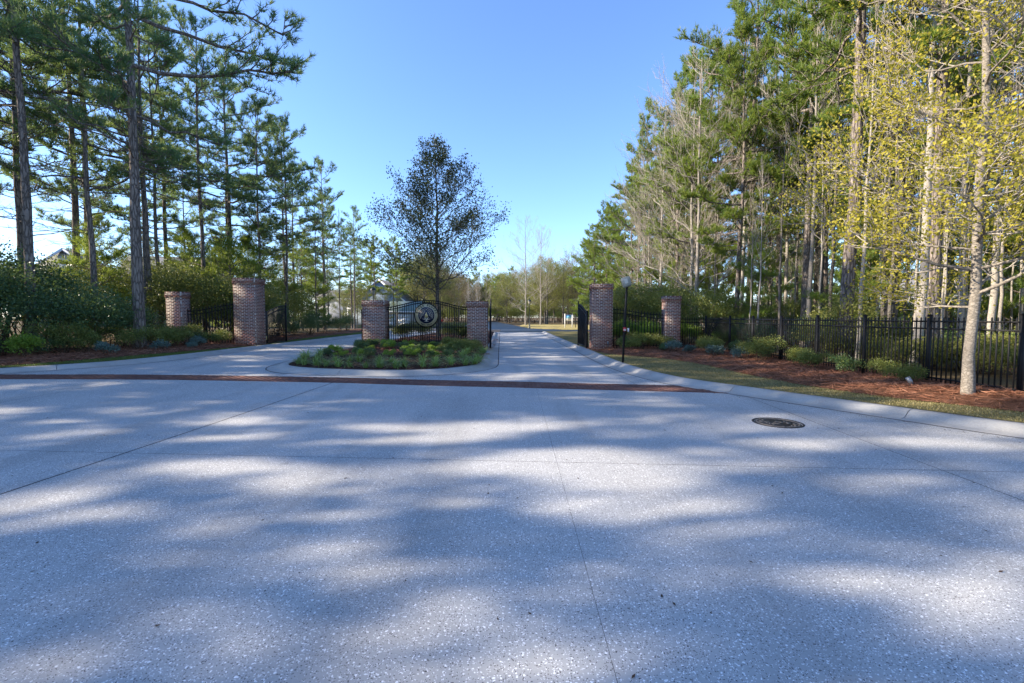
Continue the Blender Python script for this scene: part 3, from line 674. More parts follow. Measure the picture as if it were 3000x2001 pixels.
m = MB(); m.add([tuple(Mx @ Vector(v)) for v in [(-.10, -.108, .09), (.02, -.104, .09), (.02, -.088, -.06), (-.08, -.088, -.06)]], Q=[(0, 1, 2, 3)]); m.build('panel', plain('panel_grey', (.44, .45, .41), .4, .4), pl)
m = MB(); m.box((.09, .02, 2.74), (.09, .12, .16)); m.build('bracket', M['iron'], pl)
m_red = plain('sign_red', (.35, .03, .035), .5, .4); m_white = plain('sign_white', (.72, .72, .70), .5, .4, var=.05)
m = MB(); m.box((-.01, -.055, 1.10), (.105, .012, .125)); nb = m.build('notice', m_red, pl)
for dz in (-.035, .0): mm = MB(); mm.box((-.01, -.0625, 1.10 + dz), (.085, .003, .018)); mm.build('stripe', m_white, nb)
m = MB(); m.box((.11, -.03, 1.08), (.055, .02, .12)); m.build('tag_plate', m_white, pl)

# ------------------------------------------------------------------ cover in the paving
mh = thing('manhole_cover', 'round cast iron access cover set in the concrete', 'manhole cover', (4.08, 7.0, 0), .3)
m_cast = plain('cast_iron', (.045, .042, .04), .6, .4, .5, var=.3, vs=25); m_cast2 = plain('worn_iron', (.20, .175, .15), .55, .4, .4, var=.3, vs=25)
m = MB(); m.lathe([(.355, -.02), (.355, .006), (.325, .008), (.325, -.015)], 48); m.build('frame_ring', m_cast, mh)
m = MB(); m.disc((0, 0), .315, -.02, .001, 48); lid = m.build('lid', m_cast, mh)
for k in range(26):
    rr = random.Random(k); rad = (.07, .15, .23, .29)[k % 4]; a = k * 2.4; m = MB(); l = .075 if k % 4 else .05
    m.box((rad * math.cos(a), rad * math.sin(a), .004), (l, .022, .008), rz=a + (.8 if k % 2 else -.8)); m.build('raised_bar', m_cast2, lid)
m = MB(); m.lathe([(.300, .0), (.300, .008), (.278, .008), (.278, .0)], 40); m.build('raised_ring', m_cast2, lid)

# ------------------------------------------------------------------ small garden lights
def spot(label, x, y, az, tilt=50, z=None, col=(.16, .17, .18)):
    z = z if z is not None else lz(x, y) + .07 + mound(x, y)
    t = thing('spotlight', label, 'spotlight', (x, y, z), az)
    mm = plain('spot_metal', col, .4, .5, .4); m = MB(); m.tube([(0, 0, -.12), (0, 0, .07)], .012, 8, cap=True); m.build('stake', mm, t)
    d = Vector((math.cos(R(tilt)), 0, math.sin(R(tilt)))); m = MB(); m.tube([Vector((0, 0, .08)) - d * .05, Vector((0, 0, .08)) + d * .02, Vector((0, 0, .08)) + d * .10], [.028, .042, .045], 12, cap=True); m.build('lamp_head', mm, t)
spot('grey garden spotlight in pine straw near the roadside tree', 7.96, 9.15, R(150), 60, col=(.30, .31, .33))
spot('dark garden spotlight in shade beyond the roadside tree', 8.7, 7.55, R(120), 70)
spot('small spotlight before the tall pillar near the roadside pole', 4.35, 20.85, R(90), 55, z=.35)

# ------------------------------------------------------------------ houses, cars, lamps and sign beyond the gate
m_glass = plain('window_glass', (.05, .06, .075), .12, .6, var=.2); m_trim = plain('white_trim', (.74, .74, .72), .6, .3, var=.04)
m_roof = plain('grey_shingle', (.15, .15, .155), .9, .2, var=.2, vs=5); m_roofd = plain('dark_shingle', (.055, .06, .07), .9, .2, var=.2, vs=5); m_roofg = plain('greenish_roof', (.20, .26, .23), .7, .3, var=.15)
def siding(name, col):
    m, nt, b = nmat(name, .75, .25); p = coords(nt)
    w = N(nt, 'ShaderNodeTexWave', wave_type='BANDS', bands_direction='Z', wave_profile='SAW', Scale=1.1, Distortion=0.0); L(nt, p, w.inputs['Vector'])
    c = mix(nt, .35, ramp(nt, noise(nt, p, 2, 4), [(.3, tuple(x * .92 for x in col)), (.7, col)]), ramp(nt, w.outputs['Fac'], [(0, tuple(x * .7 for x in col)), (.25, col)]))
    L(nt, c, b.inputs['Base Color']); bump(nt, b, w.outputs['Fac'], .3, .02); return m
def window(parent, x, y, z, w, h, nrm_y=-1):
    f = MB(); f.box((x, y + nrm_y * .03, z), (w + .22, .06, h + .22)); fo = f.build('window', m_trim, parent)
    for s in (-1, 1):
        p = MB(); p.box((x, y + nrm_y * .065, z + s * h / 4), (w, .02, h / 2 - .05)); p.build('pane', m_glass, fo)
        q = MB(); q.box((x, y + nrm_y * .08, z + s * h / 4), (.05, .012, h / 2 - .05)); q.build('glazing_bar', m_trim, fo)
def gable_house(label, x, y, w, d, eave, ridge, mat, roofm, front=True, rz=0.0, wins=()):
    """front=True: the gable faces the viewer; False: the eaves do"""
    t = thing('house', label, 'house', (x, y, -.06), rz)
    m = MB(); 
    if front:
        P = [(-w / 2, 0), (w / 2, 0), (w / 2, eave), (0, ridge), (-w / 2, eave)]
        V = [(px, -d / 2, pz) for px, pz in P] + [(px, d / 2, pz) for px, pz in P]
    else:
        P = [(-d / 2, 0), (d / 2, 0), (d / 2, eave), (0, ridge), (-d / 2, eave)]
        V = [(w / 2, py, pz) for py, pz in P] + [(-w / 2, py, pz) for py, pz in P]
    m.add(V, T=[(0, 1, 2), (0, 2, 4), (2, 3, 4), (5, 7, 6), (5, 9, 7), (7, 9, 8)], Q=[(0, 5, 6, 1), (1, 6, 7, 2), (2, 7, 8, 3), (3, 8, 9, 4), (4, 9, 5, 0)])
    m.build('wall', mat, t); rf = MB(); ov = .45
    A, B_ = (w, d) if front else (d, w)
    for s in (-1, 1):
        sl = math.atan2(ridge - eave, A / 2); ln = math.hypot(A / 2, ridge - eave) + ov
        c = (s * (A / 2 + ov * math.cos(sl)) / 2, 0, (ridge + eave - ov * math.sin(sl)) / 2 + .10)
        if front: rf.box(c, (ln, B_ + 2 * ov, .16), M=Matrix.Rotation(s * sl, 3, 'Y').to_4x4())
        else: rf.box((0, c[0], c[2]), (B_ + 2 * ov, ln, .16), M=Matrix.Rotation(-s * sl, 3, 'X').to_4x4())
    ro = rf.build('roof', roofm, t)
    fa = MB()
    if front:
        for s in (-1, 1): fa.bar((s * (A / 2 + ov), -d / 2 - ov + .02, eave - ov * .8 * (ridge - eave) / (A / 2)), (0, -d / 2 - ov + .02, ridge + .02), .06, .28)
    else: fa.box((0, -d / 2 - ov - .04, eave - ov * (ridge - eave) / (d / 2) + .03), (w + .9, .05, .26))
    fa.build('fascia', m_trim, t)
    for (wx, wz, ww, wh) in wins: window(t, wx, -d / 2, wz, ww, wh)
    return t
s_grey = siding('grey_siding', (.34, .35, .38)); s_blue = siding('bluegrey_siding', (.27, .32, .37)); s_tan = siding('tan_siding', (.40, .37, .34)); s_white = siding('white_siding', (.66, .66, .64))
h = gable_house('grey two storey house with white windows behind the dark parked vehicle', -41, 118, 14, 11, 6.2, 8.4, s_grey, m_roof, False, 0, [(-3.8, 5.0, .8, 1.25), (.65, 5.0, .8, 1.25), (.65, 1.9, .8, 1.25), (-3.8, 1.9, .8, 1.25)])
g = MB(); g.add([(2.2, -6.6, 5.3), (5.6, -6.6, 5.3), (3.9, -6.6, 8.6), (2.2, 0, 5.3), (5.6, 0, 5.3), (3.9, 0, 8.6)], T=[(0, 1, 2)], Q=[(1, 4, 5, 2), (0, 2, 5, 3)]); g.build('porch_gable', m_roofd, h)
g = MB(); g.box((4.6, -7.2, 3.75), (6, 2.2, .35)); g.build('porch_roof', m_trim, h)
for px in (2.0, 4.0, 6.4): g = MB(); g.box((px, -8.0, 1.8), (.42, .42, 3.6)); g.build('porch_column', m_trim, h)
h = gable_house('blue grey gabled house with one attic window behind tall pines', -27.6, 102, 11.5, 12, 4.6, 9.5, s_blue, m_roof, True, 0, [(-.3, 7.4, .75, 1.15), (-2.6, 3.2, .9, 1.4), (2.6, 3.2, .9, 1.4)])
h = gable_house('low tan garage wing with pale green roof and white trim', -23.2, 93, 9.5, 7, 2.9, 4.7, s_tan, m_roofg, False, 0, [(-3.9, 1.5, .9, 1.3)])
for k in range(2):
    g = MB(); g.box((-.6 + 2.9 * k, -3.53, 1.15), (2.3, .06, 2.2)); do = g.build('garage_door', m_trim, h)
    for r_ in range(3):
        g = MB(); g.box((-.6 + 2.9 * k, -3.57, .45 + .7 * r_), (2.1, .02, .55)); g.build('door_panel', m_white, do)
gable_house('white gabled house with dark roof seen over the evergreen hedge', -57.5, 62, 7, 12, 6.9, 9.9, s_white, m_roofd, True, R(28), [(0, 6.0, .9, 1.3), (-1.9, 3.2, .9, 1.4), (1.9, 3.2, .9, 1.4)])
gable_house('grey roofed house glimpsed between the hedge and the dark pine trunk', -50.5, 70, 12, 9, 6.6, 10.6, s_tan, m_roof, False, R(10), [(-3, 4.5, .9, 1.3), (3, 4.5, .9, 1.3)])
gable_house('pale house glimpsed through the trunks beyond the long iron fence', 62, 66, 13, 9, 5.4, 8.0, s_white, m_roof, False, R(-35), [(-4, 3.8, .9, 1.3), (0, 3.8, .9, 1.3), (4, 3.8, .9, 1.3), (-4, 1.4, .9, 1.3), (4, 1.4, .9, 1.3)])

m_tyre = plain('tyre_rubber', (.02, .02, .02), .9, .2); m_rim2 = plain('wheel_metal', (.45, .45, .46), .35, .5, .7); m_tail = plain('tail_light', (.30, .02, .02), .3, .5)
def wheel(t, x, y, rad=.36, ax='Y'):
    m = MB(); Mw = Matrix.Translation((x, y, rad)) @ Matrix.Rotation(R(90), 4, 'X'); m.disc((0, 0), rad, -.12, .12, 20, 0, Mw); w_ = m.build('wheel', m_tyre, t)
    m = MB(); m.disc((0, 0), rad * .6, -.125, .125, 16, 0, Mw); m.build('rim', m_rim2, w_)
def side_body(t, name, prof, halfw, mat, taper=.0):
    m = MB(); n = len(prof); zc = max(p[1] for p in prof)
    V = [(x, -halfw + (taper * ss((z - .9) / .8)), z) for x, z in prof] + [(x, halfw - (taper * ss((z - .9) / .8)), z) for x, z in prof]
    T = []; Q = [(i, (i + 1) % n, n + (i + 1) % n, n + i) for i in range(n)]
    bm = bmesh.new(); vs = [bm.verts.new(v) for v in V]; bm.faces.new(vs[:n][::-1]); bm.faces.new(vs[n:])
    for q in Q: bm.faces.new([vs[i] for i in q])
    bmesh.ops.recalc_face_normals(bm, faces=bm.faces[:]); bmesh.ops.bevel(bm, geom=bm.edges[:], offset=.05, segments=2, affect='EDGES')
    me = bpy.data.meshes.new(name); bm.to_mesh(me); bm.free(); me.materials.append(mat); return link(name, me, t)
m_carblue = plain('dark_teal_paint', (.015, .03, .04), .25, .6, .3); m_carred = plain('red_paint', (.32, .025, .025), .3, .6, .1)
c = thing('parked_suv', 'dark vehicle parked tail-on in front of the grey house', 'car', (-36.2, 104, .0), R(-90))
side_body(c, 'body', [(-2.3, .35), (2.3, .35), (2.3, .9), (1.3, 1.05), (.7, 1.72), (-2.05, 1.75), (-2.3, 1.05)], .93, m_carblue, .14)
for s in (-1, 1):
    for x in (-1.4, 1.4): wheel(c, x, s * .84)
    m = MB(); m.box((2.31, s * .75, .82), (.05, .2, .14)); m.build('headlight', m_trim, c)
    m = MB(); m.box((-2.27, s * .78, 1.0), (.12, .16, .28)); m.build('tail_light', m_tail, c)
m = MB(); m.add([(2.33 - 4.45, -.62, 1.15), (2.33 - 4.45, .62, 1.15), (-1.99, .55, 1.62), (-1.99, -.55, 1.62)], Q=[(0, 3, 2, 1)]); o_ = m.build('rear_window', m_glass, c); o_.location.x = -.16
m = MB(); m.box((1.02, 0, 1.38), (.05, 1.2, .55), M=Matrix.Rotation(R(-42), 3, 'Y').to_4x4()); o_ = m.build('windscreen', m_glass, c); o_.location.x = .04
c = thing('pickup_truck', 'red pickup truck on the road beyond the island tree', 'truck', (-21.0, 124, -.02), 0)
side_body(c, 'body', [(-2.7, .45), (2.6, .45), (2.6, .98), (-2.7, .98)], .95, m_carred)
side_body(c, 'cab', [(-1.3, .9), (1.0, .9), (.5, 1.75), (-1.0, 1.78)], .88, m_carred, .12)
for s in (-1, 1):
    for x in (-1.75, 1.65): wheel(c, x, s * .86, .40)
    m = MB(); m.add([(-.98, s * .86, 1.1), (.72, s * .86, 1.1), (.42, s * .80, 1.6), (-.88, s * .80, 1.6)], Q=[(0, 1, 2, 3)]); m.build('side_window', m_glass, c)
m = MB(); m.box((-2.7, 0, .55), (.12, 1.7, .15)); m.build('bumper', m_rim2, c)
def lamp(label, x, y, h):
    t = thing('street_lamp', label, 'street lamp', (x, y, 0)); mi = plain('lamp_green_black', (.012, .022, .018), .4, .5)
    m = MB(); m.lathe([(.16, -.1), (.16, .12), (.11, .2), (.10, .5), (.06, .6), (.045, h - .85), (.07, h - .8), (.07, h - .74), (.03, h - .72)], 12); m.build('post', mi, t)
    m = MB(); m.lathe([(.09, h - .74), (.14, h - .70), (.20, h - .36), (.20, h - .35), (.0, h - .35)], 6); m.build('lantern_glass', plain('lantern_glass', (.55, .50, .38), .3, .4), t)
    m = MB(); m.lathe([(.27, h - .36), (.27, h - .31), (.16, h - .14), (.05, h - .10), (.04, h), (.0, h + .03)], 12); m.build('cap', mi, t)
    for k in range(6):
        a = k * math.pi / 3; m = MB(); m.bar((.14 * math.cos(a), .14 * math.sin(a), h - .72), (.205 * math.cos(a), .205 * math.sin(a), h - .35), .02); m.build('cage_bar', mi, t)
lamp('black lantern lamp post rising behind the low pillar on the exit lane side', -12.45, 41.5, 4.4); lamp('slim lantern lamp post on the far lawn beyond the end of the lane', 2.55, 67.5, 4.3)
sg = thing('notice_sign', 'small blue and white board between two white posts on the far lawn', 'sign', (8.6, 70.0, .02))
for s in (-1, 1): m = MB(); m.box((s * .56, 0, 1.05), (.15, .15, 2.1)); m.box((s * .56, 0, 2.12), (.18, .18, .05)); m.build('post', m_trim, sg)
m_sblue = plain('sign_blue', (.10, .36, .62), .4, .4); m_scy = plain('sign_cyan', (.35, .66, .78), .4, .4)
m = MB(); m.box((0, 0, 1.50), (.96, .06, .96)); bd = m.build('board', m_trim, sg)
Ms = Matrix.Translation((0, -.035, 1.62)) @ Matrix.Rotation(R(90), 4, 'X')
m = MB(); m.prism([(-.42, -.22), (.42, -.22), (.42, .16)] + [(.42 * math.cos(a), .16 + .16 * math.sin(a)) for a in np.linspace(.2, math.pi - .2, 9)] + [(-.42, .16)], 0, .006, 0, Ms); m.build('blue_panel', m_sblue, bd)
for zz_, w_ in ((.13, .5), (-.02, .66), (-.15, .7)): m = MB(); m.prism([(-w_ / 2, zz_ - .025), (w_ / 2, zz_ - .025), (w_ / 2, zz_ + .025), (-w_ / 2, zz_ + .025)], .007, .010, 0, Ms); m.build('text_line', m_scy, bd)
m = MB(); m.box((0, .02, 2.16), (1.3, .3, .05)); m.build('roof_board', plain('sign_roof', (.06, .05, .045), .8, .2), sg)
m = MB(); m.box((0, 0, 1.05), (.09, .09, 2.1)); m.box((.0, 0, 2.14), (.13, .13, .1)); m.tube([(0, 0, 1.95), (.18, 0, 2.02), (.22, 0, 1.95)], .03, 6); o_ = m.build('marker_post', M['iron']); o_.location = (9.75, 70.8, 0); tag(o_, 'short black post standing right behind the white sign post', 'post')

# ------------------------------------------------------------------ vegetation prototypes (mesh data shared by all copies)
def unit_rand(rng, n): return nrm(rng.normal(size=(n, 3)))
def add_needles(mb, P, D, rng, nb, ln, w, m, along=.16):
    P = np.repeat(np.asarray(P), nb, 0); D = np.repeat(nrm(np.asarray(D)), nb, 0); n = len(P)
    d = nrm(D * rng.uniform(.35, 1.0, (n, 1)) + unit_rand(rng, n) * .72 + np.array([0, 0, .12])); l = ln * rng.uniform(.65, 1.25, (n, 1))
    b0 = P - D * (rng.random((n, 1)) * along); s = nrm(np.cross(d, unit_rand(rng, n))) * w * rng.uniform(.7, 1.3, (n, 1))
    V = np.stack([b0 - s, b0 + s, b0 + d * l], 1).reshape(-1, 3); mb.add(V, T=np.arange(3 * n).reshape(-1, 3), m=m)
def add_leaves(mb, P, D, rng, nb, ln, w, m, spread=.08):
    P = np.repeat(np.asarray(P), nb, 0); D = np.repeat(nrm(np.asarray(D)), nb, 0); n = len(P)
    d = nrm(D * .6 + unit_rand(rng, n) * .8); l = ln * rng.uniform(.6, 1.3, (n, 1)); b0 = P + rng.normal(size=(n, 3)) * spread
    s = nrm(np.cross(d, unit_rand(rng, n))); k = nrm(np.cross(d, s)); ww = w * rng.uniform(.7, 1.25, (n, 1))
    V = np.stack([b0, b0 + d * l * .45 + s * ww + k * ww * .25, b0 + d * l, b0 + d * l * .45 - s * ww + k * ww * .25], 1).reshape(-1, 3)
    mb.add(V, Q=np.arange(4 * n).reshape(-1, 4), m=m)
def curve(p0, az, el, ln, up, rng, k=5, wob=.06):
    t = np.linspace(0, 1, k)[:, None]; d = np.array([math.cos(az) * math.cos(el), math.sin(az) * math.cos(el), math.sin(el)])
    P = np.asarray(p0) + d * ln * t + np.array([0, 0, up * ln]) * t ** 2
    P[1:] += rng.normal(size=(k - 1, 3)) * wob * ln * t[1:] * .5; return P
def at(P, s):
    k = len(P) - 1; i = min(int(s * k), k - 1); f = s * k - i; return P[i] * (1 - f) + P[i + 1] * f, nrm(P[i + 1] - P[i])
def pine(seed, H, cb, Rr, r0=.2, nb=70, tuft=13, nl=.27, nw=.016, dead=12, mat='needle', lean=0.0, lop=0.0, lopaz=0.0):
    rng = np.random.default_rng(seed); k = 18; t = np.linspace(0, 1, k)
    sway = np.cumsum(rng.normal(0, .05, (k, 2)), 0) * .5; TP = np.column_stack([sway[:, 0] + lean * t ** 1.5 * H, sway[:, 1], t * (H + .3) - .3])
    rad = r0 * (1 - t * .92) ** .85; rad[0] *= 1.25
    tr = MB(); tr.tube(TP, rad, 12)
    cr = MB(); TPs, TDs = [], []
    def trunk_at(h): return np.array([np.interp(h, t, TP[:, i]) for i in range(3)])
    for i in range(nb):
        u = (i + rng.random()) / nb; h = cb + (1 - cb) * u * .97; az = i * 2.39996 + rng.normal(0, .7)
        prof = max(0.12, 1 - u ** 2.1) ** .8 * min(1.0, .55 + u * 1.8)
        ln = Rr * prof * (rng.uniform(.35, 1.25) if rng.random() < .8 else .3) * (1 + lop * math.cos(az - lopaz)) + .25; el = R(-6 + 50 * u ** 1.3 + rng.normal(0, 11))
        B = curve(trunk_at(h), az, el, ln, rng.uniform(.05, .28), rng, 7, .11); r_ = .012 + .012 * ln
        cr.tube(B, np.linspace(r_, r_ * .3, 7), 5, 0)
        ns = 3 + int(ln * 3.0); s0 = .35 if ln > 1.5 else .15
        for j in range(ns):
            s = s0 + (1 - s0) * ((j + rng.random()) / ns) ** .8; p, d = at(B, min(s, .99)); sa = az + (1 if j % 2 else -1) * rng.uniform(.25, 1.3)
            sl = (.40 + .30 * ln * (1.15 - s)) * rng.uniform(.6, 1.25); C = curve(p, sa, el + R(rng.uniform(-12, 38)), sl, .25, rng, 4, .12)
            cr.tube(C, np.linspace(r_ * .38, .006, 4), 3, 0)
            nt = 3 + int(sl * 6.0)
            for q in range(nt):
                pp, dd = at(C, min(.999, .30 + .70 * (q + .7) / nt))
                off = unit_rand(rng, 1)[0] * .17 * (q < nt - 1); off[2] = abs(off[2]) * .7
                TPs.append(pp + off); TDs.append(dd * .6 + off * 3 + np.array([0, 0, .35]))
        p, d = at(B, .999); TPs.append(p); TDs.append(d + np.array([0, 0, .4]))
    for q in range(6): TPs.append(trunk_at(1 - q * .012)); TDs.append(np.array([rng.normal() * .5, rng.normal() * .5, 1]))
    add_needles(cr, TPs, TDs, rng, tuft, nl, nw, 1)
    for i in range(dead):
        h = rng.uniform(min(.22, cb), cb + .1); az = rng.random() * 6.28; ln = rng.uniform(.5, Rr * .75); B = curve(trunk_at(h), az, R(rng.uniform(-12, 25)), ln, rng.uniform(-.1, .12), rng, 6, .1); tr.tube(B, np.linspace(.008 + .007 * ln, .004, 6), 4)
        for j in range(int(ln * 3)):
            p, d = at(B, rng.uniform(.3, .98)); C = curve(p, az + rng.normal(0, .9), R(rng.uniform(-10, 40)), ln * rng.uniform(.12, .35), .1, rng, 3, .1); tr.tube(C, np.linspace(.008, .003, 3), 3)
    return [('trunk', tr.mesh('pine_trunk', [M['bark_pine']], True)), ('crown', cr.mesh('pine_crown', [M['bark_pine'], M[mat]]))]
def decid(seed, H, cb, spread, r0=.12, nl=26, el0=45, bark='bark_pale', twig='twig_pale', leaf=None, nleaf=4, ll=.07, lw=.025, sub=7, tw=5, prof=None, trunk_top=.97, lspread=.10, up=.25, leafcut=0.0, trad=.0045):
    rng = np.random.default_rng(seed); k = 14; t = np.linspace(0, 1, k)
    sway = np.cumsum(rng.normal(0, .06, (k, 2)), 0) * .5; TP = np.column_stack([sway, t * (H * trunk_top + .3) - .3]); rad = r0 * (1 - t * .93) ** .9; rad[0] *= 1.3
    tr = MB(); tr.tube(TP, rad, 10); cr = MB(); LP, LD = [], []
    prof = prof or (lambda u: (1 - u) ** .6 * min(1, .5 + 2 * u) + .12)
    for i in range(nl):
        u = (i + rng.random()) / nl; h = cb + (1 - cb) * u * .96; az = i * 2.39996 + rng.normal(0, .4); ln = spread * prof(u) * rng.uniform(.7, 1.2); el = R(el0 + 22 * u + rng.normal(0, 8))
        p0 = np.array([np.interp(h, t, TP[:, j]) for j in range(3)]); B = curve(p0, az, el, ln, up, rng, 7, .13)
        r_ = np.interp(h, t, rad) * .34 * rng.uniform(.6, 1.1) + .006; (tr if u < .5 else cr).tube(B, np.linspace(r_, .007, 7), 6 if u < .5 else 5)
        nsub = max(2, int(sub * min(1.2, .15 + 1.15 * ln / spread)))
        for j in range(nsub):
            s = .22 + .78 * (j + rng.random()) / nsub; p, d = at(B, min(s, .995)); sl = ln * (.48 - .25 * s) * rng.uniform(.6, 1.3) + .15; saz = az + (1 if j % 2 else -1) * rng.uniform(.25, 1.1)
            C = curve(p, saz, el + R(rng.uniform(-25, 35)), sl, up, rng, 5, .14); cr.tube(C, np.linspace(r_ * .42, .005, 5), 4)
            for q in range(tw):
                p2, d2 = at(C, min(.995, .2 + .8 * (q + rng.random()) / tw)); tl = sl * rng.uniform(.25, .5) + .08
                E_ = curve(p2, saz + rng.normal(0, .9), el + R(rng.uniform(-20, 45)), tl, up, rng, 3, .12); cr.tube(E_, np.linspace(trad * 1.5, trad * .7, 3), 3)
                if leaf and p2[2] > leafcut * H * 0 and (leafcut == 0 or rng.random() < np.clip(1.3 - p2[2] / (H * leafcut) * 1.0, .03, 1)):
                    for w_ in (.5, .99): p3, d3 = at(E_, w_); LP.append(p3); LD.append(d3)
            if leaf and (leafcut == 0 or p[2] < H * leafcut): p3, d3 = at(C, .99); LP.append(p3); LD.append(d3)
    if leaf and LP: add_leaves(cr, LP, LD, rng, nleaf, ll, lw, 1, lspread)
    return [('trunk', tr.mesh('tree_trunk', [M[bark]], True)), ('crown', cr.mesh('tree_crown', [M[twig] if twig in M else M[bark], M[leaf] if leaf else M[bark]]))]
def shrub(seed, h, rx, ry, n, ll, lw, leaf, lobes=9, stems=10, base=.05, inner=.5, upright=.3):
    rng = np.random.default_rng(seed); st = MB(); lf = MB()
    C = np.column_stack([rng.uniform(-.62, .62, lobes) * rx, rng.uniform(-.62, .62, lobes) * ry, rng.uniform(.32, .74, lobes) * h]); Rl_ = rng.uniform(.26, .46, lobes) * min(rx, ry, h * .6) * 1.5
    C[:, 2] = np.maximum(C[:, 2], Rl_ * .7)
    for i in range(stems):
        c = C[i % lobes] + rng.normal(size=3) * .12 * h; a = rng.random() * 6.28; P = np.linspace(0, 1, 5)[:, None] * (c - np.array([.1 * rx * math.cos(a), .1 * ry * math.sin(a), -.1])) + np.array([.1 * rx * math.cos(a), .1 * ry * math.sin(a), -.1])
        P[1:-1] += rng.normal(size=(3, 3)) * .04 * h; st.tube(P, np.linspace(.006 + .008 * h, .004, 5), 5)
    wt = Rl_ ** 2; i = rng.choice(lobes, n, p=wt / wt.sum()); d = unit_rand(rng, n); d[:, 2] = np.where(d[:, 2] < -.4, -d[:, 2] * .5, d[:, 2])
    rr = Rl_[i] * (inner + (1 - inner) * rng.random(n) ** .5) * rng.uniform(.85, 1.18, n); P = C[i] + d * rr[:, None]; P[:, 2] = np.maximum(P[:, 2], base + .05 * rng.random(n))
    add_leaves(lf, P, d + np.array([0, 0, upright]), rng, 1, ll, lw, 0, .02)
    return [('stems', st.mesh('shrub_stems', [M['stem']])), ('foliage', lf.mesh('shrub_foliage', [M[leaf]]))]
def tuft_plant(seed, n, h, mat):
    rng = np.random.default_rng(seed); m = MB()
    for i in range(n):
        a = rng.random() * 6.28; l = h * rng.uniform(.7, 1.25); e = rng.uniform(.55, 1.35); s = np.linspace(0, 1, 5)
        rr = np.cos(e) * l * s + .18 * l * s ** 2.2; z = np.sin(e) * l * s - .55 * l * s ** 2.4 * rng.uniform(.7, 1.2)
        c = np.array([math.cos(a), math.sin(a)]); w = np.array([-math.sin(a), math.cos(a)]); wd = .006 * (1 - s * .85) + .001; o = rng.normal(0, .03, 2)
        A = np.column_stack([o + np.outer(rr, c) + np.outer(wd, w), z]); B_ = np.column_stack([o + np.outer(rr, c) - np.outer(wd, w), z]); m.loft([[A[j], B_[j]] for j in range(5)])
    return [('leaves', m.mesh('tuft_leaves', [M[mat]]))]
def place(proto, name, label, cat, x, y, rz=0.0, sc=1.0, group=None, z=None, sz=None):
    t = thing(name, label, cat, (x, y, lz(x, y) + .02 if z is None else z), rz, group, (sc, sc, sc * (sz or 1)))
    for pn, me in proto: link(pn, me, t)
    return t
RN = random.Random(77)

PINE = [pine(1, 21, .36, 5.0, .21, 44, lop=.15), pine(2, 20, .36, 4.2, .17, 44), pine(3, 22, .44, 4.6, .20, 38), pine(4, 19, .28, 4.0, .16, 48)]
COOL = [pine(11, 21, .36, 5.0, .20, 38, 11, .27, .0135, 22, 'needle_shade_tint', lop=.15), pine(12, 20, .44, 4.0, .15, 33, 11, .27, .0135, 22, 'needle_shade_tint'), pine(13, 22, .50, 4.3, .16, 32, 11, .27, .0135, 26, 'needle_shade_tint'), pine(14, 19, .34, 3.9, .13, 37, 11, .27, .0135, 20, 'needle_shade_tint')]
PINE_LOW = pine(9, 17, .08, 4.6, .20, 76, 14, .27, .014, 2)                  # bushy to the ground, along the far right edge
YPINE = [pine(6, 8.5, .15, 2.0, .08, 50, 11, .24, .011, 4, 'needle'), pine(7, 6.5, .12, 1.7, .06, 44, 11, .24, .011, 3, 'needle')]
BARE = [decid(21, 19, .12, 5.6, .14, 34, 22, sub=9, tw=6, up=.22), decid(22, 17, .20, 4.4, .12, 28, 32, sub=9, tw=6, up=.2), decid(23, 18, .40, 3.4, .12, 20, 42, sub=7, tw=5, up=.15)]
SLIM = [decid(31, 14, .45, 1.6, .075, 16, 50, sub=5, tw=3), decid(32, 12, .40, 1.5, .06, 14, 45, 'bark_pale', leaf='leaf_olive', nleaf=2, sub=5, tw=3), decid(33, 15, .5, 1.5, .085, 14, 50, 'bark_grey', 'bark_grey', sub=5, tw=3)]
OLIVE = [decid(41, 13, .20, 6.2, .17, 30, 18, 'bark_grey', 'bark_grey', 'leaf_olive', 6, .14, .05, 8, 5, lspread=.22, up=.10), decid(42, 15, .25, 6.5, .18, 30, 22, 'bark_grey', 'bark_grey', 'leaf_tan', 4, .13, .05, 8, 5, lspread=.22, up=.12)]
OAK = decid(51, 11.6, .22, 4.2, .145, 50, 24, 'bark_grey', 'bark_grey', 'leaf_oak', 4, .125, .036, 10, 6, prof=lambda u: (1 - u) ** 1.0 * min(1, .72 + 1.6 * u) + .10, lspread=.14, up=.13)
YEL = decid(61, 13.5, .13, 2.5, .088, 58, 8, 'bark_tan', 'twig_pale', 'leaf_yellow', 11, .060, .020, 9, 6, leafcut=.80, lspread=.17, up=.22, prof=lambda u: (1 - u) ** .7 * min(1, .75 + u) + .1)

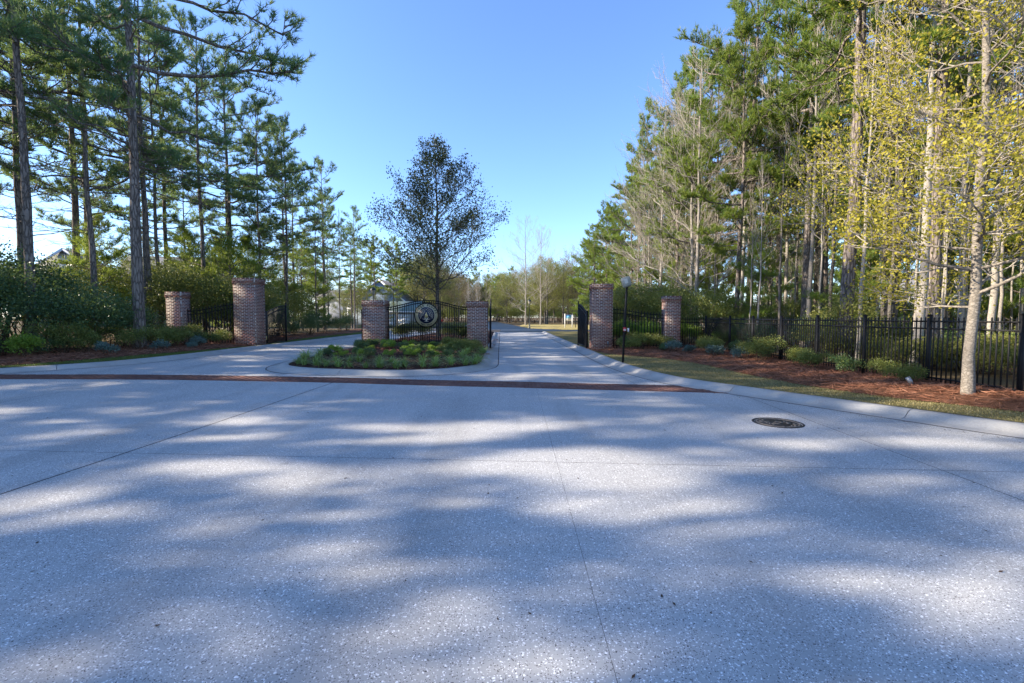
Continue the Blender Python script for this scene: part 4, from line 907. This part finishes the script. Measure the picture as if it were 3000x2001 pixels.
# ------------------------------------------------------------------ trees: roadside and wood on the right
GR = 'pines in the wood behind the iron fence'; GB = 'bare grey trees in the wood on the right'; GS = 'slender saplings in the wood on the right'
place(YEL, 'yellow_leaved_tree', 'pale trunked roadside tree with yellow green leaves in front of the iron fence', 'tree', 7.95, 8.0, 2.1, 1.0, z=.22)
place(PINE[2], 'pine_tree', 'big straight grey trunked pine standing directly behind the iron fence', 'tree', 10.7, 14.6, 3.3, 1.02)
place(BARE[2], 'bare_tree', 'tall pale grey leafless trunk behind the fence next to the yellow leaved tree', 'tree', 11.3, 12.9, .4, 1.0)
place(PINE[0], 'pine_tree', 'tall pine beside a pale leafless trunk in the wood behind the fence', 'tree', 12.4, 13.6, 1.0, .92)
P1 = 'tall straight pine with high green crown in the sunlit right hand wood'
for (x, y, k, s) in [(14.2, 22.4, 1, 1.02), (14.0, 27.2, 0, .98), (12.6, 31.5, 3, 1.0), (12.9, 36, 1, .98), (15.4, 36.5, 0, 1.0), (11.8, 24.3, 3, .85), (16.6, 24.5, 3, 1.0), (18.5, 20, 2, 1.0), (15.0, 18.2, 3, .96), (21, 26, 0, 1.0), (17.2, 30, 2, .98), (14.6, 33, 1, .98), (19, 34, 3, 1.05), (24, 21, 1, 1.0), (27, 29, 2, 1.0), (23, 35, 0, 1.0), (30, 38, 3, 1.0),
                     (20, 15, 3, .95), (17.5, 11, 1, .95), (24, 13, 0, 1.0), (22, 8.5, 2, 1.0), (29, 18, 3, 1.0), (15.5, 7.5, 3, .9), (35, 26, 2, 1.05), (33, 12, 1, 1.0), (26, 44, 1, 1.0), (36, 46, 0, 1.05), (40, 36, 3, 1.0), (19, 5, 0, .95), (43, 22, 0, 1.0)]:
    place(PINE[k], 'pine_tree', P1, 'tree', x, y, RN.uniform(0, 6.28), s * RN.uniform(.95, 1.05), GR)
P2 = 'dense green pine leafy to the ground along the far edge of the right hand wood'
for (x, y, s) in [(14.8, 40, 1.12), (13.6, 47, 1.08), (16.8, 45, 1.15), (14.6, 54, 1.1), (18, 52, 1.2), (15.8, 61, 1.12), (14.2, 69, 1.05), (17, 75, 1.2), (20, 62, 1.2), (14.6, 82, 1.05), (18.5, 88, 1.15), (22, 96, 1.2), (16, 97, 1.05)]:
    place(PINE_LOW if RN.random() < .8 else PINE[3], 'pine_tree', P2, 'tree', x, y, RN.uniform(0, 6.28), s * RN.uniform(.94, 1.04), 'pines lining the far right edge of the lane')
P3 = 'leafless pale grey branching tree among the pines behind the right gate pillars'
for (x, y, k, s) in [(10.9, 27.5, 0, .92), (11.8, 30.5, 1, 1.02), (12.6, 25.5, 2, .95), (11.2, 35, 0, .95), (12.0, 40.5, 1, .95), (16, 27, 1, .95), (19, 23.5, 2, .9), (13.2, 20.5, 2, .9), (16.5, 16, 2, 1.0), (13.8, 10.2, 1, .95), (20, 30, 0, .9), (14.0, 14.5, 1, .85), (18.4, 13.0, 0, .85)]:
    place(BARE[k], 'bare_tree', P3, 'tree', x, y, RN.uniform(0, 6.28), s, GB)
P4 = 'thin straight sapling trunk in the understorey of the right hand wood'
for i in range(130):
    y = RN.uniform(14, 46); x = 10.5 + RN.random() ** 1.4 * (10 + y * .5) + (0 if y < 22 else .8)
    place(SLIM[RN.choice((0, 0, 1, 1, 2))], 'sapling', P4, 'tree', x, y, RN.uniform(0, 6.28), RN.uniform(.55, .95), GS)
for (x, y, s) in [(12.2, 23.0, .8), (13.4, 29, .9), (17, 21, .9), (16, 35, .9), (13.0, 17.5, .6), (19.5, 17.5, 1.0), (22, 22, 1.0), (12.6, 36, .85), (25, 33, 1.0), (20, 11, .9), (27, 24, 1.0), (15, 12.2, .55), (30, 30, 1.1)]:
    place(YPINE[RN.choice((0, 1))], 'young_pine', 'small young pine growing low between the trunks of the right hand wood', 'tree', x, y, RN.uniform(0, 6.28), s, 'young pines in the right hand wood')

# ------------------------------------------------------------------ trees: wood on the left
GL = 'pines in the shaded wood on the left'
place(COOL[0], 'pine_tree', 'large dark barked pine with spreading boughs behind the hedge by the slim pillar', 'tree', -14.75, 18.2, 0.2, 1.06)
PL = 'tall shade-tinted pine rising behind the evergreen hedge in the left hand wood'
UNI = {(-19.2, 21.2): 'pine whose trunk stands between the white gabled house and the big dark pine', (-17.4, 16.8): 'thick pine trunk rising out of the densest part of the evergreen hedge', (-18.8, 24): 'slim pine directly behind the slim brick pillar of the exit lane',
       (-16.9, 31): 'pine rising just behind the open gate leaf of the exit lane', (-18.7, 38): 'tallest pine along the exit lane beyond its gate leaf', (-20.8, 60): 'smallest pine at the far end of the row along the exit lane'}
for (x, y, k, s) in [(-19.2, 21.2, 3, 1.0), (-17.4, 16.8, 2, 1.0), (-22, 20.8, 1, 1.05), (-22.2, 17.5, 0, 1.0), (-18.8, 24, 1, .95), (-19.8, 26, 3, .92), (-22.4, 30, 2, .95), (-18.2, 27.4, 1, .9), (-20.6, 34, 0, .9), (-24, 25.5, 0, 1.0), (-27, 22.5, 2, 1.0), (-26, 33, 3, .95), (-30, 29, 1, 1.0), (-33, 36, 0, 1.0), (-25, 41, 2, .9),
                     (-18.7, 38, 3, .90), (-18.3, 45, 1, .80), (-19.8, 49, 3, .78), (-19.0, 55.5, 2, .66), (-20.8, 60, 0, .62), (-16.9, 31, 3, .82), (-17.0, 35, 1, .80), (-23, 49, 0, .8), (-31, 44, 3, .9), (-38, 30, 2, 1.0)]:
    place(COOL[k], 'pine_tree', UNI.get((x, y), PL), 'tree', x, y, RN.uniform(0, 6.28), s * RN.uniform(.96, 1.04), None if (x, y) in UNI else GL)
for (x, y, s) in [(-17.6, 30.5, .95), (-18.6, 34.5, .95), (-16.8, 40, .8), (-19, 42, 1.0), (-16.2, 27.0, .85), (-20.3, 29, 1.0), (-22.5, 36, 1.1), (-21, 23.5, .95)]:
    place(YPINE[RN.choice((0, 1))], 'young_pine', 'half grown pine with green boughs low down behind the exit lane fence', 'tree', x, y, RN.uniform(0, 6.28), s, 'young pines in the left hand wood')
for (x, y, s) in [(-17.9, 22.6, .8), (-18.6, 23.2, .85), (-16.3, 38.5, .75), (-17.5, 47, .75), (-23, 19, .9), (-25, 18.3, .9), (-20.5, 18.3, .75)]:
    place(SLIM[2], 'sapling', 'slender grey leaning trunk between the pines of the left hand wood', 'tree', x, y, RN.uniform(0, 6.28), s * 1.1, 'saplings in the left hand wood')
# wood going on to the left of the road, beside and behind the viewer: it throws the dappled shade
PO = 'pine of the roadside wood left of the paved entrance'
RC = random.Random(5); spots = []
for gx_ in range(8):
    for gy_ in range(9):
        x, y = -23.5 - 5.6 * gx_ + RC.uniform(-1.9, 1.9), -21 + 4.5 * gy_ + (2.2 if gx_ % 2 else 0) + RC.uniform(-1.5, 1.5)
        if (x > -1.25 * y - 6 and y > 0) or RC.random() < .12: continue
        spots.append((x, y))
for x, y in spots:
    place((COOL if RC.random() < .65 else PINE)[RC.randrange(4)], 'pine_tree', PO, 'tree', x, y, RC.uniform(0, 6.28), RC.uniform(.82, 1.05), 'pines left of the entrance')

# woods closing the view at either side
PD = 'pine deep in the wood far behind the iron fence'
for i in range(46):
    x, y = RN.uniform(38, 105), RN.uniform(8, 110)
    if 54 < x < 70 and 55 < y < 78: continue
    place((PINE_LOW, PINE[1], PINE[3], PINE_LOW)[i % 4], 'pine_tree', PD, 'tree', x, y, RN.uniform(0, 6.28), RN.uniform(.85, 1.1), 'pines deep in the right hand wood')
PE = 'pine deep in the wood far behind the hedge'
for i in range(16):
    x, y = RN.uniform(-110, -48), RN.uniform(34, 120)
    if -66 < x < -42 and 52 < y < 84: continue
    place((COOL[1], COOL[3], COOL[0])[i % 3], 'pine_tree', PE, 'tree', x, y, RN.uniform(0, 6.28), RN.uniform(.8, 1.0), 'pines deep in the left hand wood')

# ------------------------------------------------------------------ island tree, far trees
place(OAK, 'island_tree', 'dark leaved upright tree growing on the island behind the arched fence', 'tree', -4.35, 27.3, 1.2, 1.0, z=.40)
for (x, y, k, s) in [(2.8, 93, 0, 1.0), (6.0, 98, 1, 1.1)]:
    place(BARE[k], 'bare_tree', 'tall leafless pale tree at the far bend of the road', 'tree', x, y, RN.uniform(0, 6.28), s * 1.15, 'bare trees at the far bend')
PF = 'olive and tan leaved tree in the distant wood past the far bend'
for i in range(58):
    y = RN.uniform(98, 190); x = RN.uniform(-34, 26) if y > 125 else RN.choice((RN.uniform(5, 28), RN.uniform(-24, -11)))
    if -13 - (y - 100) * .05 < x < .8 - (y - 84) * .07 and y < 165: continue
    place(OLIVE[RN.choice((0, 0, 1))], 'broadleaf_tree', PF, 'tree', x, y, RN.uniform(0, 6.28), RN.uniform(.85, 1.25), 'broadleaf trees in the distant wood', z=0)
for i in range(16):
    place(OLIVE[i % 2], 'broadleaf_tree', PF, 'tree', -34 + 3.0 * i + RN.uniform(-1, 1), RN.uniform(172, 196), RN.uniform(0, 6.28), RN.uniform(1.0, 1.35), 'broadleaf trees in the distant wood', z=0)
for i in range(26):
    y = RN.uniform(165, 235); x = RN.uniform(-70, 50)
    place(PINE_LOW if i % 3 else PINE[3], 'pine_tree', 'distant pine closing the view behind the far bend', 'tree', x, y, RN.uniform(0, 6.28), RN.uniform(.9, 1.15), 'distant pines', z=0)
for i in range(26):
    y = RN.uniform(62, 140); x = RN.uniform(-52, -24)
    if 88 < y < 128 and -50 < x < -17 and RN.random() < .85: continue
    place(COOL[RN.randrange(4)] if i % 2 else OLIVE[i % 4 // 2], 'pine_tree' if i % 2 else 'broadleaf_tree', 'tree among the houses beyond the exit lane', 'tree', x, y, RN.uniform(0, 6.28), RN.uniform(.6, .85), 'trees among the houses', z=0)
for (x, y, s) in [(-21.3, 72, .7), (-19.2, 75, .72), (-17.6, 71, .64), (-24.5, 78, .72)]:
    place(PINE[1], 'pine_tree', 'slim pine in front of the blue grey gabled house', 'tree', x, y, RN.uniform(0, 6.28), s, 'pines before the gabled house', z=0)
for i in range(9):
    place(SLIM[0], 'multi_stem_tree', 'thin many stemmed bare tree behind the low island pillar next to the entry lane', 'tree', -5.2 + RN.uniform(-1.4, 2.4), 52 + RN.uniform(8, 16), RN.uniform(0, 6.28), RN.uniform(.42, .55), 'bare multi stemmed trees behind the island', z=0)

# ------------------------------------------------------------------ shrubs
MYR = [shrub(71, 3.2, 1.9, 1.7, 9000, .085, .026, 'leaf_myrtle', 12, 14), shrub(72, 2.5, 1.7, 1.6, 7000, .085, .026, 'leaf_myrtle', 11, 12), shrub(73, 4.2, 2.0, 1.9, 9000, .095, .03, 'leaf_azalea', 13, 14, inner=.35)]
OLV = [shrub(75, 2.2, 1.3, 1.2, 4200, .08, .026, 'leaf_olive', 10, 12, inner=.3), shrub(76, 1.3, 1.1, 1.0, 3000, .075, .024, 'leaf_olive', 9, 12, inner=.3)]
AZA = [shrub(81, .85, .75, .7, 3200, .05, .015, 'leaf_azalea', 8, 14, inner=.4), shrub(82, 1.05, .7, .7, 3000, .055, .016, 'leaf_azalea', 8, 14, inner=.35), shrub(83, .7, .8, .7, 2600, .05, .015, 'leaf_myrtle', 8, 10, inner=.4)]
BRT = [shrub(85, 1.6, .6, .6, 3500, .06, .016, 'leaf_bright', 8, 12, inner=.35, upright=.9), shrub(86, .9, .6, .55, 2000, .075, .026, 'leaf_bright', 7, 10, inner=.4)]
BLU = [shrub(91, .38, .36, .36, 1100, .05, .014, 'leaf_blue', 6, 8, inner=.45, upright=.6), shrub(92, .5, .4, .4, 1200, .05, .014, 'leaf_blue', 6, 8, inner=.4, upright=.7)]
LOWJ = [shrub(95, .55, .75, .6, 3200, .055, .012, 'leaf_myrtle', 9, 12, inner=.4, upright=.5), shrub(96, .5, .7, .55, 2800, .05, .012, 'leaf_bright', 9, 12, inner=.4, upright=.5)]
HL = 'large dense evergreen shrub of the hedge on the left verge'
for (x, y, k, s) in [(-17.0, 15.6, 0, 1.0), (-18.7, 14.4, 1, 1.1), (-15.9, 17.2, 1, .95), (-19.6, 16.6, 0, 1.15), (-21.5, 14.8, 0, 1.1), (-23.3, 16.5, 1, 1.25), (-16.2, 19.3, 1, .85), (-18.2, 18.6, 0, 1.0), (-24.6, 14.2, 0, 1.1), (-20.6, 12.9, 1, .95), (-23, 12.2, 0, 1.0), (-26.5, 17.5, 0, 1.2), (-27, 12.2, 1, 1.1), (-19.3, 13.3, 1, .9), (-17.6, 14.3, 1, .85), (-21.6, 13.2, 0, 1.15), (-20.2, 18.2, 0, 1.25)]:
    place(MYR[k], 'evergreen_shrub', HL, 'shrub', x, y, RN.uniform(0, 6.28), s, 'hedge shrubs on the left verge')
for (x, y, s) in [(-17.3, 24.2, .95), (-15.6, 24.6, .9), (-14.2, 25.6, .8), (-18.6, 26.2, 1.1), (-16.3, 28, 1.0), (-20.5, 25, 1.1), (-21.5, 31, 1.1), (-18.6, 32, 1.0), (-19.8, 40, 1.1), (-23, 22.8, 1.0), (-15.2, 27.6, .8), (-17.2, 36, .9), (-26, 28, 1.2), (-20.5, 21.0, .8)]:
    place(MYR[2], 'evergreen_shrub', 'tall olive green shrub rising behind the curved fence of the exit lane', 'shrub', x, y, RN.uniform(0, 6.28), s, 'shrubs behind the exit lane fence')
for (x, y, k, s) in [(-14.0, 32, 0, .42), (-14.6, 36, 1, .55), (-15.0, 34, 0, .55), (-14.6, 39, 1, .55), (-15.4, 43, 0, .5), (-14.0, 29.5, 1, .42), (-15.6, 30.6, 0, .62)]:
    place(MYR[k], 'evergreen_shrub', 'rounded evergreen shrub along the exit lane beyond the gate', 'shrub', x, y, RN.uniform(0, 6.28), s, 'shrubs along the exit lane beyond the gate')
SG = 'small leafy shrub in the straw bed at the foot of the left pillars and hedge'
for (x, y, k, s) in [(-14.9, 16.0, 0, .9), (-15.5, 15.2, 2, .95), (-14.2, 17.4, 1, .9), (-13.9, 18.8, 0, 1.0), (-14.6, 19.6, 1, .95), (-15.4, 19.9, 0, 1.0), (-13.6, 20.2, 2, .9), (-14.5, 20.6, 1, .95), (-13.2, 20.75, 0, .85), (-16.4, 14.2, 2, 1.0), (-17.4, 13.4, 0, .95), (-18.3, 12.8, 2, .9), (-15.9, 18.2, 1, 1.0), (-16.9, 13.9, 1, 1.2), (-18.0, 13.3, 0, 1.2), (-19.0, 12.4, 1, 1.2), (-15.3, 15.8, 1, 1.1), (-20, 12.0, 0, 1.2)]:
    place(AZA[k], 'garden_shrub', SG, 'shrub', x, y, RN.uniform(0, 6.28), s * 1.05, 'garden shrubs before the left hedge')
for (x, y, k, s) in [(-16.2, 13.35, 0, .9), (-17.0, 12.9, 1, 1.0), (-15.2, 14.4, 0, .8)]:
    place(BRT[1], 'garden_shrub', 'bright green broad leaved shrub at the front of the left bed', 'shrub', x, y, RN.uniform(0, 6.28), s, 'bright shrubs at the front of the left bed')
for (x, y, k, s) in [(-13.75, 15.6, 0, 1.1), (-13.3, 17.3, 1, .9), (-13.1, 19.2, 1, 1.0), (-12.9, 18.6, 0, .7)]:
    place(BLU[k], 'bluish_shrub', 'low blue green shrub in the straw along the left grass strip', 'shrub', x, y, RN.uniform(0, 6.28), s, 'blue green shrubs on the left')
SR = 'low green and gold shrub planted along the foot of the long iron fence'
for (x, y, k, s) in [(8.0, 18.7, 0, 1.0), (7.6, 17.8, 1, .9), (8.5, 16.6, 0, 1.1), (8.2, 15.3, 1, .95), (8.7, 13.9, 0, .95), (8.4, 12.9, 0, 1.15), (8.75, 11.9, 2, .8), (8.8, 10.9, 1, .85), (8.6, 9.95, 0, .8), (6.5, 19.8, 2, .8), (8.7, 17.8, 2, .95), (8.75, 15.9, 2, .8)]:
    place(AZA[k], 'garden_shrub', SR, 'shrub', x, y, RN.uniform(0, 6.28), s * RN.uniform(.6, .9), 'shrubs along the iron fence')
for (x, y, k, s) in [(5.0, 20.75, 2, .85), (5.9, 20.7, 1, .8), (6.6, 20.6, 0, .9), (5.4, 20.3, 0, .75)]:
    place(AZA[k], 'garden_shrub', 'low shrub filling the foot of the curved fence by the roadside pole', 'shrub', x, y, RN.uniform(0, 6.28), s, 'shrubs below the right curved fence')
for (x, y, k, s) in [(6.6, 19.3, 1, 1.1), (7.5, 17.1, 0, 1.1), (8.0, 16.0, 1, .9), (7.1, 18.6, 0, .9)]:
    place(BLU[k], 'bluish_shrub', 'low blue green shrub in the straw near the slim right pillar', 'shrub', x, y, RN.uniform(0, 6.28), s, 'blue green shrubs on the right')
for (x, y, s) in [(5.1, 22.8, 1.0), (5.7, 23.1, 1.15), (6.3, 22.7, .95), (6.9, 23.2, 1.1), (7.6, 22.9, .9), (8.5, 22.6, 1.0), (9.6, 20.6, .8)]:
    place(BRT[0], 'bright_shrub', 'upright bright green shrub behind the curved fence by the roadside pole', 'shrub', x, y, RN.uniform(0, 6.28), s, 'bright shrubs behind the right curved fence')
for i in range(30):
    y = RN.uniform(9, 36); x = 10.6 + RN.random() ** 1.3 * (6 + y * .5)
    place((MYR[2] if RN.random() < .4 else MYR[1]) if y > 17 else AZA[RN.randrange(2)], 'understorey_shrub', 'wild shrub in the understorey of the right hand wood', 'shrub', x, y, RN.uniform(0, 6.28), (.55 if y > 17 else 1.0) * RN.uniform(.6, 1.15), 'understorey shrubs in the right hand wood')
for i in range(44):
    y = RN.uniform(9.5, 34); x = 10.3 + RN.random() ** 1.5 * (5 + y * .45)
    place(OLV[0 if y > 15 and RN.random() < .6 else 1], 'olive_shrub', 'loose yellow olive scrub between the trunks behind the iron fence', 'shrub', x, y, RN.uniform(0, 6.28), RN.uniform(.55, 1.05), 'olive scrub in the right hand wood')
for (x, y, s) in [(5.5, 25.5, .75), (7.2, 26.2, .85), (8.8, 25.2, .8), (6.2, 29, .8), (8.5, 30.5, .95), (10.2, 24, .75), (10.0, 28.5, .9)]:
    place(MYR[2], 'evergreen_shrub', 'tall grey green shrub behind the right gate pillars', 'shrub', x, y, RN.uniform(0, 6.28), s, 'shrubs behind the right gate pillars')
for i in range(64):
    y = RN.uniform(118, 215); x = RN.uniform(-60, 60)
    if y < 170 and -13.5 - (y - 100) * .05 < x < 2 - (y - 84) * .07: continue
    if 88 < y < 132 and x < -14: continue
    place(MYR[2], 'thicket_shrub', 'olive thicket under the distant trees past the far bend', 'shrub', x, y, RN.uniform(0, 6.28), RN.uniform(1.0, 1.5), 'thicket under the distant trees', z=0)
for i in range(46):
    x = RN.uniform(24, 95); y = RN.uniform(8, 85) if x > 30 else RN.uniform(30, 85)
    if 50 < x < 72 and 50 < y < 80: continue
    place(MYR[2] if i % 3 else MYR[1], 'thicket_shrub', 'green thicket deep in the wood behind the iron fence', 'shrub', x, y, RN.uniform(0, 6.28), RN.uniform(.8, 1.3), 'thicket deep in the right hand wood')
for i in range(44):
    x = -92 + 4.2 * i + RN.uniform(-1.5, 1.5)
    place(MYR[2], 'thicket_shrub', 'olive thicket under the distant trees past the far bend', 'shrub', x, RN.uniform(198, 216), RN.uniform(0, 6.28), RN.uniform(1.4, 2.0), 'thicket under the distant trees', z=-.05)
for (x, y, s) in [(-18.2, 66, .42), (-23.5, 70, .5), (-29, 84, .55), (-33.5, 92, .6)]:
    place(OLIVE[0], 'garden_tree', 'small olive leaved tree in the gardens before the grey houses', 'tree', x, y, RN.uniform(0, 6.28), s, 'small trees before the grey houses', z=0)
# island planting
TUF = [tuft_plant(100 + k, 90, .50, 'leaf_liriope') for k in range(4)]
fr_ = []
for k in range(15): u = k / 14; fr_.append((-6.5 + 5.35 * u + RN.uniform(-.1, .1), 13.75 - .75 * math.sin(u * math.pi) + .8 * u * u + RN.uniform(-.08, .08)))
for k in range(13): u = k / 12; fr_.append((-6.55 + 5.5 * u + RN.uniform(-.12, .12), 14.6 - .55 * math.sin(u * math.pi) + .7 * u + RN.uniform(-.1, .1)))
for k in range(8): fr_.append((-1.35 + RN.uniform(-.5, .25), 15.9 + k * .55))
for k in range(5): fr_.append((-6.85 + RN.uniform(-.1, .3), 15.2 + k * .6))
for x, y in fr_:
    place(TUF[RN.randrange(4)], 'liriope_tuft', 'arching green grassy tuft at the front edge of the island bed', 'plant', x, y, RN.uniform(0, 6.28), RN.uniform(.8, 1.2), 'grassy tufts on the island', z=island_z(x, y) - .01)
for i in range(33):
    x = -6.3 + 4.2 * (i % 11) / 10 + RN.uniform(-.2, .2); y = (15.7, 17.2, 18.7)[i // 11] + RN.uniform(-.45, .5)
    place(LOWJ[i % 2], 'low_island_shrub', 'low evergreen shrub in the middle of the island bed', 'shrub', x, y, RN.uniform(0, 6.28), RN.uniform(.42, .66), 'low shrubs on the island', z=island_z(x, y) - .03)
for (x, y) in [(-2.3, 17.2), (-1.7, 17.6), (-2.0, 18.6), (-1.5, 19.0), (-2.6, 18.9), (-1.9, 19.9), (-2.7, 19.8)]:
    place(AZA[0], 'golden_island_shrub', 'yellow green low shrub before the low pillar next to the entry lane', 'shrub', x, y, RN.uniform(0, 6.28), .55, 'golden shrubs on the island', z=island_z(x, y) - .02)
for (x, y, s) in [(-5.3, 22.9, 1.0), (-4.6, 23.6, .9), (-2.6, 23.2, 1.05), (-3.1, 24.3, .9), (-2.0, 23.0, .95), (-5.6, 24, .8)]:
    place(AZA[1], 'island_shrub', 'dark leafy shrub seen through the arched fence', 'shrub', x, y, RN.uniform(0, 6.28), s, 'shrubs behind the arched fence', z=island_z(x, y) - .02)
